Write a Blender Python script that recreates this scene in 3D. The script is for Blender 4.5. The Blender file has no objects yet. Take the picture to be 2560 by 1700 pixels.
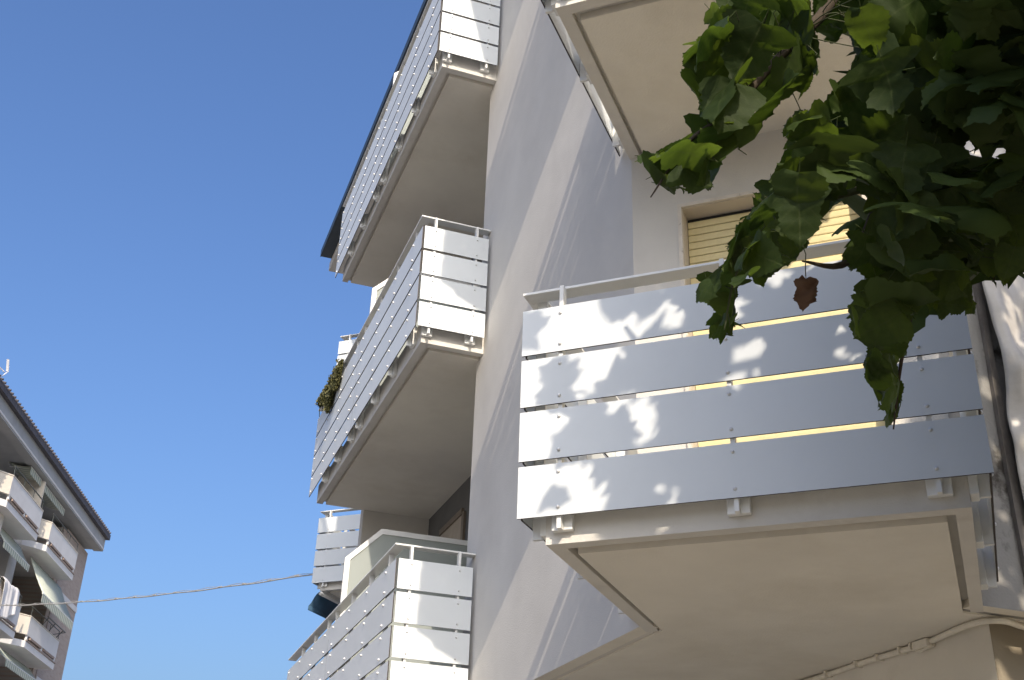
import bpy, bmesh, math, random
from mathutils import Vector, Matrix
import numpy as np
import time
_T0 = time.time()

random.seed(7)
rng = np.random.default_rng(11)
sc = bpy.context.scene
COL = sc.collection
RAD = math.radians

# ------------------------------------------------------------------ camera
CAMPOS = Vector((0.0, 0.0, 1.6))
PITCH, ROLL, AZ, FPX = 0.48273, 0.03528, 0.33245, 2863.15      # focal length in pixels of a 2560 px wide frame
F = Vector((math.sin(AZ) * math.cos(PITCH), math.cos(AZ) * math.cos(PITCH), math.sin(PITCH)))
_r0 = Vector((math.cos(AZ), -math.sin(AZ), 0))
_u0 = _r0.cross(F)
R = _r0 * math.cos(ROLL) + _u0 * math.sin(ROLL)
U = -_r0 * math.sin(ROLL) + _u0 * math.cos(ROLL)
cd = bpy.data.cameras.new('camera')
cam = bpy.data.objects.new('camera', cd)
COL.objects.link(cam)
cam.matrix_world = Matrix(((R.x, U.x, -F.x, CAMPOS.x), (R.y, U.y, -F.y, CAMPOS.y), (R.z, U.z, -F.z, CAMPOS.z), (0, 0, 0, 1)))
cd.sensor_width = 36.0
cd.lens = 36.0 * FPX / 2560.0
cd.clip_start = 0.05
cd.clip_end = 3000
sc.camera = cam

# ------------------------------------------------------------------ sky, sun, exposure
SUN = Vector((0.134, 0.831, -0.541)).normalized()               # the way the light travels
wd = bpy.data.worlds.new('World')
sc.world = wd
wd.use_nodes = True
nt = wd.node_tree
nt.nodes.clear()
wo = nt.nodes.new('ShaderNodeOutputWorld')
bg = nt.nodes.new('ShaderNodeBackground')
sky = nt.nodes.new('ShaderNodeTexSky')
sky.sky_type = 'NISHITA'
sky.sun_disc = False
sky.sun_elevation = math.asin(-SUN.z)
sky.sun_rotation = math.atan2(-SUN.x, -SUN.y) % (2 * math.pi)
sky.altitude = 60
sky.air_density = 1.2
sky.dust_density = 6.5
sky.ozone_density = 6.0
bg.inputs['Strength'].default_value = 0.14
hue = nt.nodes.new('ShaderNodeHueSaturation')                    # a touch more violet, as in the photograph's blue
hue.inputs['Hue'].default_value = 0.507
hue.inputs['Saturation'].default_value = 1.10
nt.links.new(sky.outputs['Color'], hue.inputs['Color'])
nt.links.new(hue.outputs['Color'], bg.inputs['Color'])
nt.links.new(bg.outputs['Background'], wo.inputs['Surface'])
sl = bpy.data.lights.new('sun', 'SUN')
sl.energy = 3.0
sl.angle = RAD(0.5)
sl.color = (1.0, 0.87, 0.70)
so = bpy.data.objects.new('sun', sl)
so.rotation_euler = SUN.to_track_quat('-Z', 'Y').to_euler()
COL.objects.link(so)
sc.render.engine = 'CYCLES'
sc.view_settings.view_transform = 'Standard'
sc.view_settings.look = 'None'
sc.view_settings.gamma = 1.0
sc.view_settings.use_curve_mapping = False
sc.view_settings.exposure = 0.71
sc.cycles.max_bounces = 8
sc.cycles.diffuse_bounces = 5

# ------------------------------------------------------------------ frames of the place
TH = 0.84769
E2 = Vector((-math.sin(TH), math.cos(TH), 0))
ES, E4 = -E2, Vector((math.cos(TH), math.sin(TH), 0))           # slanted facade: ES to the right, E4 into the building
G1 = Vector((math.sin(RAD(14.7)), math.cos(RAD(14.7)), 0))      # house across the road: along, outwards
G2 = Vector((math.cos(RAD(14.7)), -math.sin(RAD(14.7)), 0))


def FB(a, b, z):
    return Vector((a, b, z))


def FA(ds=0.0, dt=0.0):
    return lambda s, t, z: ES * (s + ds) + E4 * (t + dt) + Vector((0, 0, z))


def FG(o, a, z):
    return G2 * o + G1 * a + Vector((0, 0, z))


def px(P):
    d = P - CAMPOS
    k = d.dot(F)
    return (1280 + FPX * d.dot(R) / k, 850 - FPX * d.dot(U) / k)


def ray(u, v):
    return (F + R * ((u - 1280) / FPX) - U * ((v - 850) / FPX)).normalized()


# ------------------------------------------------------------------ materials
def mat(name, col, rough=0.7, var=0.06, scale=6.0, bump=0.0, bscale=120.0, spec=0.35, metal=0.0, dirt=None, dirt_scale=1.3, dirt_lo=0.55, dirt_hi=0.8):
    m = bpy.data.materials.new(name)
    m.use_nodes = True
    t = m.node_tree
    b = t.nodes['Principled BSDF']
    b.inputs['Roughness'].default_value = rough
    b.inputs['Specular IOR Level'].default_value = spec
    b.inputs['Metallic'].default_value = metal
    tc = t.nodes.new('ShaderNodeTexCoord')
    n = t.nodes.new('ShaderNodeTexNoise')
    n.inputs['Scale'].default_value = scale
    n.inputs['Detail'].default_value = 5
    n.inputs['Roughness'].default_value = 0.6
    t.links.new(tc.outputs['Object'], n.inputs['Vector'])
    r = t.nodes.new('ShaderNodeValToRGB')
    r.color_ramp.elements[0].position = 0.3
    r.color_ramp.elements[1].position = 0.7
    r.color_ramp.elements[0].color = tuple(c * (1 - var) for c in col) + (1,)
    r.color_ramp.elements[1].color = tuple(min(1, c * (1 + var)) for c in col) + (1,)
    t.links.new(n.outputs['Fac'], r.inputs['Fac'])
    out = r.outputs['Color']
    if dirt:
        n2 = t.nodes.new('ShaderNodeTexNoise')
        n2.inputs['Scale'].default_value = dirt_scale
        n2.inputs['Detail'].default_value = 8
        n2.inputs['Roughness'].default_value = 0.65
        t.links.new(tc.outputs['Object'], n2.inputs['Vector'])
        mr = t.nodes.new('ShaderNodeMapRange')
        mr.inputs['From Min'].default_value = dirt_lo
        mr.inputs['From Max'].default_value = dirt_hi
        t.links.new(n2.outputs['Fac'], mr.inputs['Value'])
        mx = t.nodes.new('ShaderNodeMixRGB')
        mx.inputs['Color2'].default_value = tuple(dirt) + (1,)
        t.links.new(mr.outputs['Result'], mx.inputs['Fac'])
        t.links.new(out, mx.inputs['Color1'])
        out = mx.outputs['Color']
    t.links.new(out, b.inputs['Base Color'])
    if bump:
        n3 = t.nodes.new('ShaderNodeTexNoise')
        n3.inputs['Scale'].default_value = bscale
        n3.inputs['Detail'].default_value = 3
        t.links.new(tc.outputs['Object'], n3.inputs['Vector'])
        bp = t.nodes.new('ShaderNodeBump')
        bp.inputs['Strength'].default_value = bump
        bp.inputs['Distance'].default_value = 0.004
        t.links.new(n3.outputs['Fac'], bp.inputs['Height'])
        t.links.new(bp.outputs['Normal'], b.inputs['Normal'])
    return m


M = {}
M['plaster'] = mat('grey_plaster', (0.585, 0.56, 0.515), 0.9, 0.05, 1.7, 0.4, 110, 0.2, dirt=(0.52, 0.495, 0.455), dirt_scale=0.9, dirt_lo=0.5, dirt_hi=0.75)
M['soffit'] = mat('soffit_paint', (0.71, 0.675, 0.60), 0.9, 0.05, 1.6, 0.5, 80, 0.2, dirt=(0.62, 0.58, 0.50), dirt_scale=1.1, dirt_lo=0.48, dirt_hi=0.74)
M['slab'] = mat('slab_edge_paint', (0.60, 0.58, 0.54), 0.85, 0.06, 3.0, 0.25, 120, 0.25, dirt=(0.47, 0.44, 0.40), dirt_scale=2.4, dirt_lo=0.55, dirt_hi=0.8)
M['panel'] = mat('white_laminate', (0.645, 0.68, 0.70), 0.42, 0.02, 1.2, 0.04, 400, 0.4, dirt=(0.595, 0.625, 0.64), dirt_scale=1.5, dirt_lo=0.5, dirt_hi=0.9)
_t = M['panel'].node_tree
_b = _t.nodes['Principled BSDF']
_src = _b.inputs['Base Color'].links[0].from_socket
_oi = _t.nodes.new('ShaderNodeObjectInfo')
_mr = _t.nodes.new('ShaderNodeMapRange')
_mr.inputs['To Min'].default_value = 0.95
_mr.inputs['To Max'].default_value = 1.03
_hs = _t.nodes.new('ShaderNodeHueSaturation')
_t.links.new(_oi.outputs['Random'], _mr.inputs['Value'])
_t.links.new(_mr.outputs['Result'], _hs.inputs['Value'])
_t.links.new(_src, _hs.inputs['Color'])
_t.links.new(_hs.outputs['Color'], _b.inputs['Base Color'])
M['core'] = mat('laminate_core', (0.045, 0.036, 0.033), 0.6, 0.2, 20)
M['alu'] = mat('white_coated_metal', (0.72, 0.725, 0.71), 0.38, 0.04, 8, 0.0, 100, 0.45)
M['bolt'] = mat('bolt_metal', (0.62, 0.62, 0.62), 0.3, 0.05, 30, 0, 100, 0.6, metal=0.2)
M['dark'] = mat('dark_gap', (0.03, 0.03, 0.03), 0.8)
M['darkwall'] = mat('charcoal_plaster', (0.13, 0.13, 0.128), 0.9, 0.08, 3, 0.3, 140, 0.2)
M['shutter'] = mat('yellow_slat', (0.70, 0.60, 0.33), 0.5, 0.05, 9, 0.05, 60, 0.35, dirt=(0.6, 0.5, 0.27), dirt_scale=6)
M['stone'] = mat('travertine', (0.60, 0.55, 0.48), 0.7, 0.1, 14, 0.4, 60, 0.3, dirt=(0.32, 0.28, 0.23), dirt_scale=26, dirt_lo=0.6, dirt_hi=0.68)
M['reveal'] = mat('reveal_paint', (0.55, 0.49, 0.41), 0.85, 0.05, 3)
M['doorboard'] = mat('tan_shutter', (0.36, 0.31, 0.25), 0.6, 0.1, 6)
M['wood'] = mat('varnished_wood', (0.17, 0.14, 0.11), 0.5, 0.2, 10)
M['navy'] = mat('navy_sheet', (0.03, 0.046, 0.066), 0.5, 0.1, 6)
M['awning_blue'] = mat('blue_awning', (0.035, 0.085, 0.15), 0.8, 0.15, 8, 0.3, 60)
M['conduit'] = mat('painted_conduit', (0.70, 0.66, 0.57), 0.6, 0.08, 20, 0.2, 90)
M['stainwall'] = mat('stained_plaster', (0.27, 0.262, 0.245), 0.95, 0.08, 4, 0.5, 70, 0.2, dirt=(0.07, 0.063, 0.055), dirt_scale=2.6, dirt_lo=0.56, dirt_hi=0.66)
M['shaded_face'] = mat('shaded_soffit_paint', (0.26, 0.225, 0.17), 0.9, 0.08, 3, 0.3, 90, 0.2)  # soffit paint darkened to carry the shade on this wall face
M['strip'] = mat('dark_strip', (0.15, 0.135, 0.12), 0.8, 0.2, 12)
M['ground'] = mat('pale_paving', (0.33, 0.31, 0.275), 0.9, 0.12, 0.6, 0.2, 30, 0.2, dirt=(0.27, 0.255, 0.225), dirt_scale=0.4, dirt_lo=0.5, dirt_hi=0.8)
M['asphalt'] = mat('worn_asphalt', (0.13, 0.128, 0.125), 0.9, 0.15, 2, 0.5, 60, 0.25)
M['paving'] = mat('tan_paving', (0.57, 0.49, 0.355), 0.9, 0.1, 1.2, 0.3, 40, 0.2, dirt=(0.45, 0.39, 0.30), dirt_scale=0.6)
M['kerb'] = mat('kerb_stone', (0.40, 0.39, 0.37), 0.9, 0.1, 5, 0.3, 50)
M['bark'] = mat('bark', (0.055, 0.042, 0.03), 0.9, 0.3, 18, 0.8, 25)
M['twig'] = mat('twig', (0.05, 0.06, 0.025), 0.8, 0.2, 25)
M['white_wall'] = mat('white_render', (0.66, 0.655, 0.65), 0.85, 0.05, 2.0, 0.2, 60, dirt=(0.55, 0.53, 0.52), dirt_scale=1.2)
M['cream'] = mat('cream_render', (0.62, 0.575, 0.50), 0.85, 0.06, 2)
M['fascia'] = mat('fascia_concrete', (0.36, 0.37, 0.375), 0.85, 0.1, 1.4, 0.2, 40, dirt=(0.29, 0.29, 0.29), dirt_scale=1.2)
M['rooftile'] = mat('dark_roof_tile', (0.075, 0.072, 0.085), 0.7, 0.25, 6)  # tile colour lightened to stand in for haze
M['brown'] = mat('brown_brick_slot', (0.28, 0.22, 0.19), 0.8, 0.2, 12)
M['rail'] = mat('dark_railing', (0.07, 0.08, 0.08), 0.4, 0.1, 10)
M['railglass'] = mat('green_glass', (0.25, 0.33, 0.31), 0.15, 0.05, 5, spec=0.6)
M['cloth'] = mat('white_cotton', (0.72, 0.70, 0.69), 0.9, 0.04, 6, 0.3, 40)
M['cable'] = mat('grey_cable', (0.30, 0.30, 0.30), 0.5, 0.1, 20)
M['antenna'] = mat('antenna_metal', (0.70, 0.70, 0.72), 0.35, 0.05, 8)
M['doordark'] = mat('dark_glass', (0.05, 0.055, 0.06), 0.15, 0.1, 3, spec=0.6)


def brick_mat():
    m = mat('facing_brick', (0.30, 0.22, 0.175), 0.9, 0.12, 5)
    t = m.node_tree
    b = t.nodes['Principled BSDF']
    tc = t.nodes.new('ShaderNodeTexCoord')
    mp = t.nodes.new('ShaderNodeMapping')
    mp.inputs['Rotation'].default_value = (RAD(90), 0, RAD(14.7 - 90))
    t.links.new(tc.outputs['Object'], mp.inputs['Vector'])
    vt = t.nodes.new('ShaderNodeVectorRotate')
    vt.rotation_type = 'Z_AXIS'
    vt.inputs['Angle'].default_value = RAD(14.7 - 90)
    t.links.new(tc.outputs['Object'], vt.inputs['Vector'])
    sp = t.nodes.new('ShaderNodeSeparateXYZ')
    t.links.new(vt.outputs['Vector'], sp.inputs['Vector'])
    cb = t.nodes.new('ShaderNodeCombineXYZ')
    t.links.new(sp.outputs['X'], cb.inputs['X'])
    t.links.new(sp.outputs['Z'], cb.inputs['Y'])
    br = t.nodes.new('ShaderNodeTexBrick')
    br.inputs['Scale'].default_value = 4.0
    br.inputs['Mortar Size'].default_value = 0.018
    br.inputs['Brick Width'].default_value = 1.0
    br.inputs['Row Height'].default_value = 0.28
    br.inputs['Color1'].default_value = (0.36, 0.29, 0.25, 1)  # brick tones lightened to stand in for haze over the distance
    br.inputs['Color2'].default_value = (0.42, 0.35, 0.30, 1)
    br.inputs['Mortar'].default_value = (0.40, 0.37, 0.34, 1)
    t.links.new(cb.outputs['Vector'], br.inputs['Vector'])
    for l in list(b.inputs['Base Color'].links):
        t.links.remove(l)
    t.links.new(br.outputs['Color'], b.inputs['Base Color'])
    return m


M['brick'] = brick_mat()


def awning_mat(name, c1, c2, scale):
    m = mat(name, c1, 0.85, 0.05, 6)
    t = m.node_tree
    b = t.nodes['Principled BSDF']
    tc = t.nodes.new('ShaderNodeTexCoord')
    vt = t.nodes.new('ShaderNodeVectorRotate')
    vt.rotation_type = 'Z_AXIS'
    vt.inputs['Angle'].default_value = RAD(14.7 - 90)
    t.links.new(tc.outputs['Object'], vt.inputs['Vector'])
    wv = t.nodes.new('ShaderNodeTexWave')
    wv.bands_direction = 'X'
    wv.inputs['Scale'].default_value = scale
    t.links.new(vt.outputs['Vector'], wv.inputs['Vector'])
    r = t.nodes.new('ShaderNodeValToRGB')
    r.color_ramp.interpolation = 'CONSTANT'
    r.color_ramp.elements[0].color = tuple(c1) + (1,)
    r.color_ramp.elements[1].color = tuple(c2) + (1,)
    r.color_ramp.elements[1].position = 0.55
    t.links.new(wv.outputs['Fac'], r.inputs['Fac'])
    for l in list(b.inputs['Base Color'].links):
        t.links.remove(l)
    t.links.new(r.outputs['Color'], b.inputs['Base Color'])
    b.inputs['Subsurface Weight'].default_value = 0.0
    return m


M['awning'] = awning_mat('striped_awning', (0.55, 0.56, 0.47), (0.30, 0.35, 0.30), 1.6)


def glass_mat():
    m = bpy.data.materials.new('frosted_glass')
    m.use_nodes = True
    t = m.node_tree
    t.nodes.clear()
    o = t.nodes.new('ShaderNodeOutputMaterial')
    d = t.nodes.new('ShaderNodeBsdfDiffuse')
    d.inputs['Color'].default_value = (0.46, 0.50, 0.48, 1)
    tl = t.nodes.new('ShaderNodeBsdfTranslucent')
    tl.inputs['Color'].default_value = (0.45, 0.50, 0.48, 1)
    g = t.nodes.new('ShaderNodeBsdfGlossy')
    g.inputs['Roughness'].default_value = 0.25
    a = t.nodes.new('ShaderNodeMixShader')
    a.inputs[0].default_value = 0.35
    c = t.nodes.new('ShaderNodeMixShader')
    c.inputs[0].default_value = 0.06
    t.links.new(d.outputs[0], a.inputs[1])
    t.links.new(tl.outputs[0], a.inputs[2])
    t.links.new(a.outputs[0], c.inputs[1])
    t.links.new(g.outputs[0], c.inputs[2])
    t.links.new(c.outputs[0], o.inputs['Surface'])
    return m


M['frosted'] = glass_mat()


def leaf_mat(name, c_lo, c_hi, tr_lo, tr_hi, mix=0.45, veins=False):
    m = bpy.data.materials.new(name)
    m.use_nodes = True
    t = m.node_tree
    t.nodes.clear()
    o = t.nodes.new('ShaderNodeOutputMaterial')
    p = t.nodes.new('ShaderNodeBsdfPrincipled')
    p.inputs['Roughness'].default_value = 0.6
    p.inputs['Specular IOR Level'].default_value = 0.18
    tl = t.nodes.new('ShaderNodeBsdfTranslucent')
    oi = t.nodes.new('ShaderNodeObjectInfo')
    tc = t.nodes.new('ShaderNodeTexCoord')
    n = t.nodes.new('ShaderNodeTexNoise')
    n.inputs['Scale'].default_value = 9.0
    n.inputs['Detail'].default_value = 4
    t.links.new(tc.outputs['Object'], n.inputs['Vector'])
    ad = t.nodes.new('ShaderNodeMath')
    ad.operation = 'ADD'
    t.links.new(n.outputs['Fac'], ad.inputs[0])
    t.links.new(oi.outputs['Random'], ad.inputs[1])
    ml = t.nodes.new('ShaderNodeMath')
    ml.operation = 'MULTIPLY'
    ml.inputs[1].default_value = 0.62
    t.links.new(ad.outputs[0], ml.inputs[0])
    r1 = t.nodes.new('ShaderNodeValToRGB')
    r1.color_ramp.elements[0].position = 0.25
    r1.color_ramp.elements[1].position = 0.8
    r1.color_ramp.elements[0].color = tuple(c_lo) + (1,)
    r1.color_ramp.elements[1].color = tuple(c_hi) + (1,)
    r2 = t.nodes.new('ShaderNodeValToRGB')
    r2.color_ramp.elements[0].position = 0.25
    r2.color_ramp.elements[1].position = 0.8
    r2.color_ramp.elements[0].color = tuple(tr_lo) + (1,)
    r2.color_ramp.elements[1].color = tuple(tr_hi) + (1,)
    t.links.new(ml.outputs[0], r1.inputs['Fac'])
    t.links.new(ml.outputs[0], r2.inputs['Fac'])
    c1_, c2_ = r1.outputs['Color'], r2.outputs['Color']
    if veins:
        def mth(op, a, b=None):
            k_ = t.nodes.new('ShaderNodeMath')
            k_.operation = op
            for q_, x_ in enumerate((a, b)):
                if x_ is None:
                    continue
                if isinstance(x_, (int, float)):
                    k_.inputs[q_].default_value = x_
                else:
                    t.links.new(x_, k_.inputs[q_])
            return k_.outputs[0]
        sx = t.nodes.new('ShaderNodeSeparateXYZ')
        t.links.new(tc.outputs['Object'], sx.inputs[0])
        ax = mth('ABSOLUTE', sx.outputs['X'])
        side = mth('FRACT', mth('MULTIPLY', mth('SUBTRACT', sx.outputs['Y'], mth('MULTIPLY', ax, 0.85)), 4.3))
        side = mth('LESS_THAN', side, 0.075)
        mid = mth('LESS_THAN', ax, 0.013)
        vn = mth('MULTIPLY', mth('MAXIMUM', mth('MULTIPLY', side, 0.6), mid), 0.4)
        out_ = []
        for cc_, up_ in ((c1_, (0.11, 0.14, 0.05, 1)), (c2_, (0.03, 0.05, 0.008, 1))):
            mx_ = t.nodes.new('ShaderNodeMixRGB')
            mx_.inputs['Color2'].default_value = up_
            t.links.new(vn, mx_.inputs['Fac'])
            t.links.new(cc_, mx_.inputs['Color1'])
            out_.append(mx_.outputs['Color'])
        c1_, c2_ = out_
    t.links.new(c1_, p.inputs['Base Color'])
    t.links.new(c2_, tl.inputs['Color'])
    mx = t.nodes.new('ShaderNodeMixShader')
    mx.inputs[0].default_value = mix
    t.links.new(p.outputs[0], mx.inputs[1])
    t.links.new(tl.outputs[0], mx.inputs[2])
    t.links.new(mx.outputs[0], o.inputs['Surface'])
    bp = t.nodes.new('ShaderNodeBump')
    bp.inputs['Strength'].default_value = 0.25
    bp.inputs['Distance'].default_value = 0.003
    n4 = t.nodes.new('ShaderNodeTexNoise')
    n4.inputs['Scale'].default_value = 45
    t.links.new(tc.outputs['Object'], n4.inputs['Vector'])
    t.links.new(n4.outputs['Fac'], bp.inputs['Height'])
    t.links.new(bp.outputs['Normal'], p.inputs['Normal'])
    return m


M['leaf'] = leaf_mat('green_leaf', (0.017, 0.031, 0.009), (0.036, 0.057, 0.015), (0.085, 0.14, 0.013), (0.14, 0.205, 0.02), 0.40, veins=True)
M['crown'] = leaf_mat('crown_leaf', (0.022, 0.038, 0.011), (0.042, 0.066, 0.017), (0.03, 0.055, 0.01), (0.06, 0.09, 0.015), 0.30)
M['deadleaf'] = leaf_mat('withered_leaf', (0.085, 0.05, 0.035), (0.14, 0.085, 0.06), (0.08, 0.04, 0.02), (0.12, 0.06, 0.03), 0.2)
M['ivy'] = leaf_mat('dry_ivy', (0.11, 0.11, 0.05), (0.28, 0.26, 0.12), (0.06, 0.07, 0.02), (0.12, 0.12, 0.03), 0.3)


# ------------------------------------------------------------------ mesh helpers
class MB:
    def __init__(self):
        self.v, self.f, self.mi = [], [], []

    def box(self, fr, a0, a1, b0, b1, z0, z1, mi=0, mis=None):
        i = len(self.v)
        for z in (z0, z1):
            for a, b in ((a0, b0), (a1, b0), (a1, b1), (a0, b1)):
                self.v.append(fr(a, b, z))
        q = [(0, 3, 2, 1), (4, 5, 6, 7), (0, 1, 5, 4), (1, 2, 6, 5), (2, 3, 7, 6), (3, 0, 4, 7)]  # bottom top b0 a1 b1 a0
        for k, c in enumerate(q):
            self.f.append(tuple(i + x for x in c))
            self.mi.append(mis[k] if mis else mi)
        return self

    def prism(self, pts, z0, z1, mi=0):
        """pts: world xy outline"""
        i = len(self.v)
        n = len(pts)
        for z in (z0, z1):
            for p in pts:
                self.v.append(Vector((p[0], p[1], z)))
        self.f.append(tuple(range(i + n - 1, i - 1, -1)))
        self.f.append(tuple(range(i + n, i + 2 * n)))
        for k in range(n):
            l = (k + 1) % n
            self.f.append((i + k, i + l, i + n + l, i + n + k))
        self.mi += [mi] * (n + 2)
        return self

    def poly(self, pts, thick, mi=0):
        """planar outline (Vectors) extruded by the vector thick"""
        i = len(self.v)
        n = len(pts)
        for p in pts:
            self.v.append(Vector(p))
        for p in pts:
            self.v.append(Vector(p) + thick)
        self.f.append(tuple(range(i + n - 1, i - 1, -1)))
        self.f.append(tuple(range(i + n, i + 2 * n)))
        for k in range(n):
            l = (k + 1) % n
            self.f.append((i + k, i + l, i + n + l, i + n + k))
        self.mi += [mi] * (n + 2)
        return self

    def tube(self, pts, rads, n=8, mi=0, cap=True):
        pts = [Vector(p) for p in pts]
        if not hasattr(rads, '__len__'):
            rads = [rads] * len(pts)
        i0 = len(self.v)
        d = (pts[1] - pts[0]).normalized()
        up = Vector((0, 0, 1)) if abs(d.z) < 0.9 else Vector((1, 0, 0))
        x = d.cross(up).normalized()
        for k, p in enumerate(pts):
            if k == 0:
                d = pts[1] - pts[0]
            elif k == len(pts) - 1:
                d = pts[-1] - pts[-2]
            else:
                d = pts[k + 1] - pts[k - 1]
            d.normalize()
            x = (x - d * x.dot(d)).normalized()
            y = d.cross(x)
            for j in range(n):
                a = 2 * math.pi * j / n
                self.v.append(p + (x * math.cos(a) + y * math.sin(a)) * rads[k])
        for k in range(len(pts) - 1):
            for j in range(n):
                a = i0 + k * n + j
                b = i0 + k * n + (j + 1) % n
                self.f.append((a, b, b + n, a + n))
                self.mi.append(mi)
        if cap:
            self.f.append(tuple(i0 + j for j in range(n - 1, -1, -1)))
            e = i0 + (len(pts) - 1) * n
            self.f.append(tuple(e + j for j in range(n)))
            self.mi += [mi, mi]
        return self

    def dome(self, c, nrm, r, h, n=8, mi=0):
        nrm = nrm.normalized()
        up = Vector((0, 0, 1)) if abs(nrm.z) < 0.9 else Vector((1, 0, 0))
        x = nrm.cross(up).normalized()
        y = nrm.cross(x)
        i = len(self.v)
        for rr, hh in ((1.0, 0.0), (0.92, 0.55), (0.55, 0.92)):
            for j in range(n):
                a = 2 * math.pi * j / n
                self.v.append(c + (x * math.cos(a) + y * math.sin(a)) * r * rr + nrm * h * hh)
        self.v.append(c + nrm * h)
        for k in range(2):
            for j in range(n):
                a = i + k * n + j
                b = i + k * n + (j + 1) % n
                self.f.append((a, b, b + n, a + n))
                self.mi.append(mi)
        for j in range(n):
            self.f.append((i + 2 * n + j, i + 2 * n + (j + 1) % n, i + 3 * n))
            self.mi.append(mi)
        return self

    def mesh(self, name, mats, smooth=False, recalc=True):
        me = bpy.data.meshes.new(name)
        me.from_pydata([tuple(v) for v in self.v], [], self.f)
        for m in (mats if isinstance(mats, (list, tuple)) else [mats]):
            me.materials.append(m)
        me.polygons.foreach_set('material_index', self.mi)
        if recalc:
            bm = bmesh.new()
            bm.from_mesh(me)
            bmesh.ops.recalc_face_normals(bm, faces=bm.faces)
            bm.to_mesh(me)
            bm.free()
        if smooth:
            me.polygons.foreach_set('use_smooth', [True] * len(me.polygons))
        me.update()
        return me


def link(name, me, parent=None, loc=None, rot=None, scale=None):
    o = bpy.data.objects.new(name, me)
    COL.objects.link(o)
    if parent is not None:
        o.parent = parent
        o.matrix_parent_inverse = Matrix.Translation(-ABS(parent))
    if loc is not None:
        o.location = loc
    if rot is not None:
        o.rotation_mode = 'QUATERNION'
        o.rotation_quaternion = rot
    if scale is not None:
        o.scale = (scale,) * 3
    return o


_abs = {}


def ABS(o):
    return _abs.get(o.name, Vector((0, 0, 0)))


def build(name, mb, mats, parent=None, smooth=False, label=None, kind=None, bevel=0.0, recalc=True):
    o = link(name, mb.mesh(name, mats, smooth, recalc), parent)
    if label:
        o['label'] = label
    if kind:
        o['kind'] = kind
    if bevel:
        md = o.modifiers.new('bevel', 'BEVEL')
        md.width = bevel
        md.segments = 2
        md.limit_method = 'ANGLE'
    return o


def tag(o, label, cat, group=None):
    o['label'] = label
    o['category'] = cat
    if group:
        o['group'] = group
    return o


def empty(name, loc, label, cat, group=None):
    o = bpy.data.objects.new(name, None)
    COL.objects.link(o)
    o.location = loc
    _abs[o.name] = Vector(loc)
    return tag(o, label, cat, group)


# ------------------------------------------------------------------ ground
g = MB().box(FB, -600, 600, -600, 600, -0.4, 0.0)
build('ground', g, M['ground'], kind='structure')
g = MB().box(FB, -9.0, -0.9, -60, 120, 0.0, 0.004)
build('road', g, M['asphalt'], kind='structure')  # unseen; added to dim and grey the light bounced onto the long balconies
g = MB()
g.box(FB, -0.62, 30.0, -60, 7.0, 0.0, 0.12)
pv_ = build('bounce_pavement', g, M['paving'], kind='structure')  # unseen; added in tan so its bounce warms the near soffit
g = MB().box(FB, -0.62, 3.4, 7.001, 60, 0.0, 0.118)
build('dark_bounce_ground', g, M['asphalt'], kind='structure')  # unseen dark ground added to cut bounce under the long balconies
kb = MB()
for i in range(120):
    kb.box(FB, -0.80, -0.625, -60 + i, -59.01 + i, 0.0, 0.125)
build('kerb', kb, M['kerb'], pv_, kind='stuff')

# ------------------------------------------------------------------ the apartment building
H = 3.05
PH, PG, RAIL = 0.2339, 0.0249, 0.1284                            # panel height, gap, handrail above the panels
X2, Y2F = 2.670, 8.6652                                          # long wall with the shadow streaks and its far corner
XW3, YEND = 3.487, 12.95                                         # loggia back wall and end wall
YW4 = 4.375                                                      # wall beside the plastic sheet
ZS = 3.0929                                                      # underside of the first floor
A_ = FA()
T1 = 5.875                                                       # slanted wall with the window
P12 = A_(-0.0, 0, 0)
bld = empty('apartment_building', (4.0, 8.0, 0.0), 'pale grey apartment block with stacked white panelled balconies at the right', 'building')

s12 = None


def xy_on_W1(s):
    p = A_(s, T1, 0)
    return (p.x, p.y)


c12 = (X2, (T1 - E4.x * X2) / E4.y)                              # corner between the streaked and the slanted wall
c14 = (((T1 - E4.y * YW4) / E4.x), YW4)                          # corner between the slanted wall and the right wall
ZTOP = 12.226
# walls as closed prisms
w = MB().prism([(X2, c12[1]), (X2 + 0.3, c12[1] + 0.25), (X2 + 0.3, Y2F), (X2, Y2F)], ZS + 0.0012, ZTOP)
build('wall', w, M['plaster'], bld, label='long grey plaster wall striped by slanting shadows')
# slanted wall with a door-high opening
OP0, OP1, OPZ0, OPZ1 = -1.307, -0.235, 3.30, 5.675
sL = A_(0, 0, 0)
s_c12 = Vector((c12[0], c12[1], 0)).dot(ES)
s_c14 = Vector((c14[0], c14[1], 0)).dot(ES)
w = MB()
w.box(A_, s_c12, OP0, T1, T1 + 0.28, ZS + 0.042, ZTOP - 0.001)
w.box(A_, OP1, s_c14, T1, T1 + 0.28, ZS + 0.042, ZTOP - 0.001)
w.box(A_, OP0, OP1, T1, T1 + 0.28, ZS + 0.042, OPZ0)
w.box(A_, OP0, OP1, T1, T1 + 0.28, OPZ1, ZTOP - 0.001)
build('wall', w, M['plaster'], bld, label='slanted grey plaster wall around the yellow shutter')
w = MB().box(FB, c14[0], 9.0, YW4, YW4 + 0.3, ZS + 0.001, ZTOP - 0.002)
build('wall', w, M['stainwall'], bld, label='grey wall with dark stains beside the plastic sheet')
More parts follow.
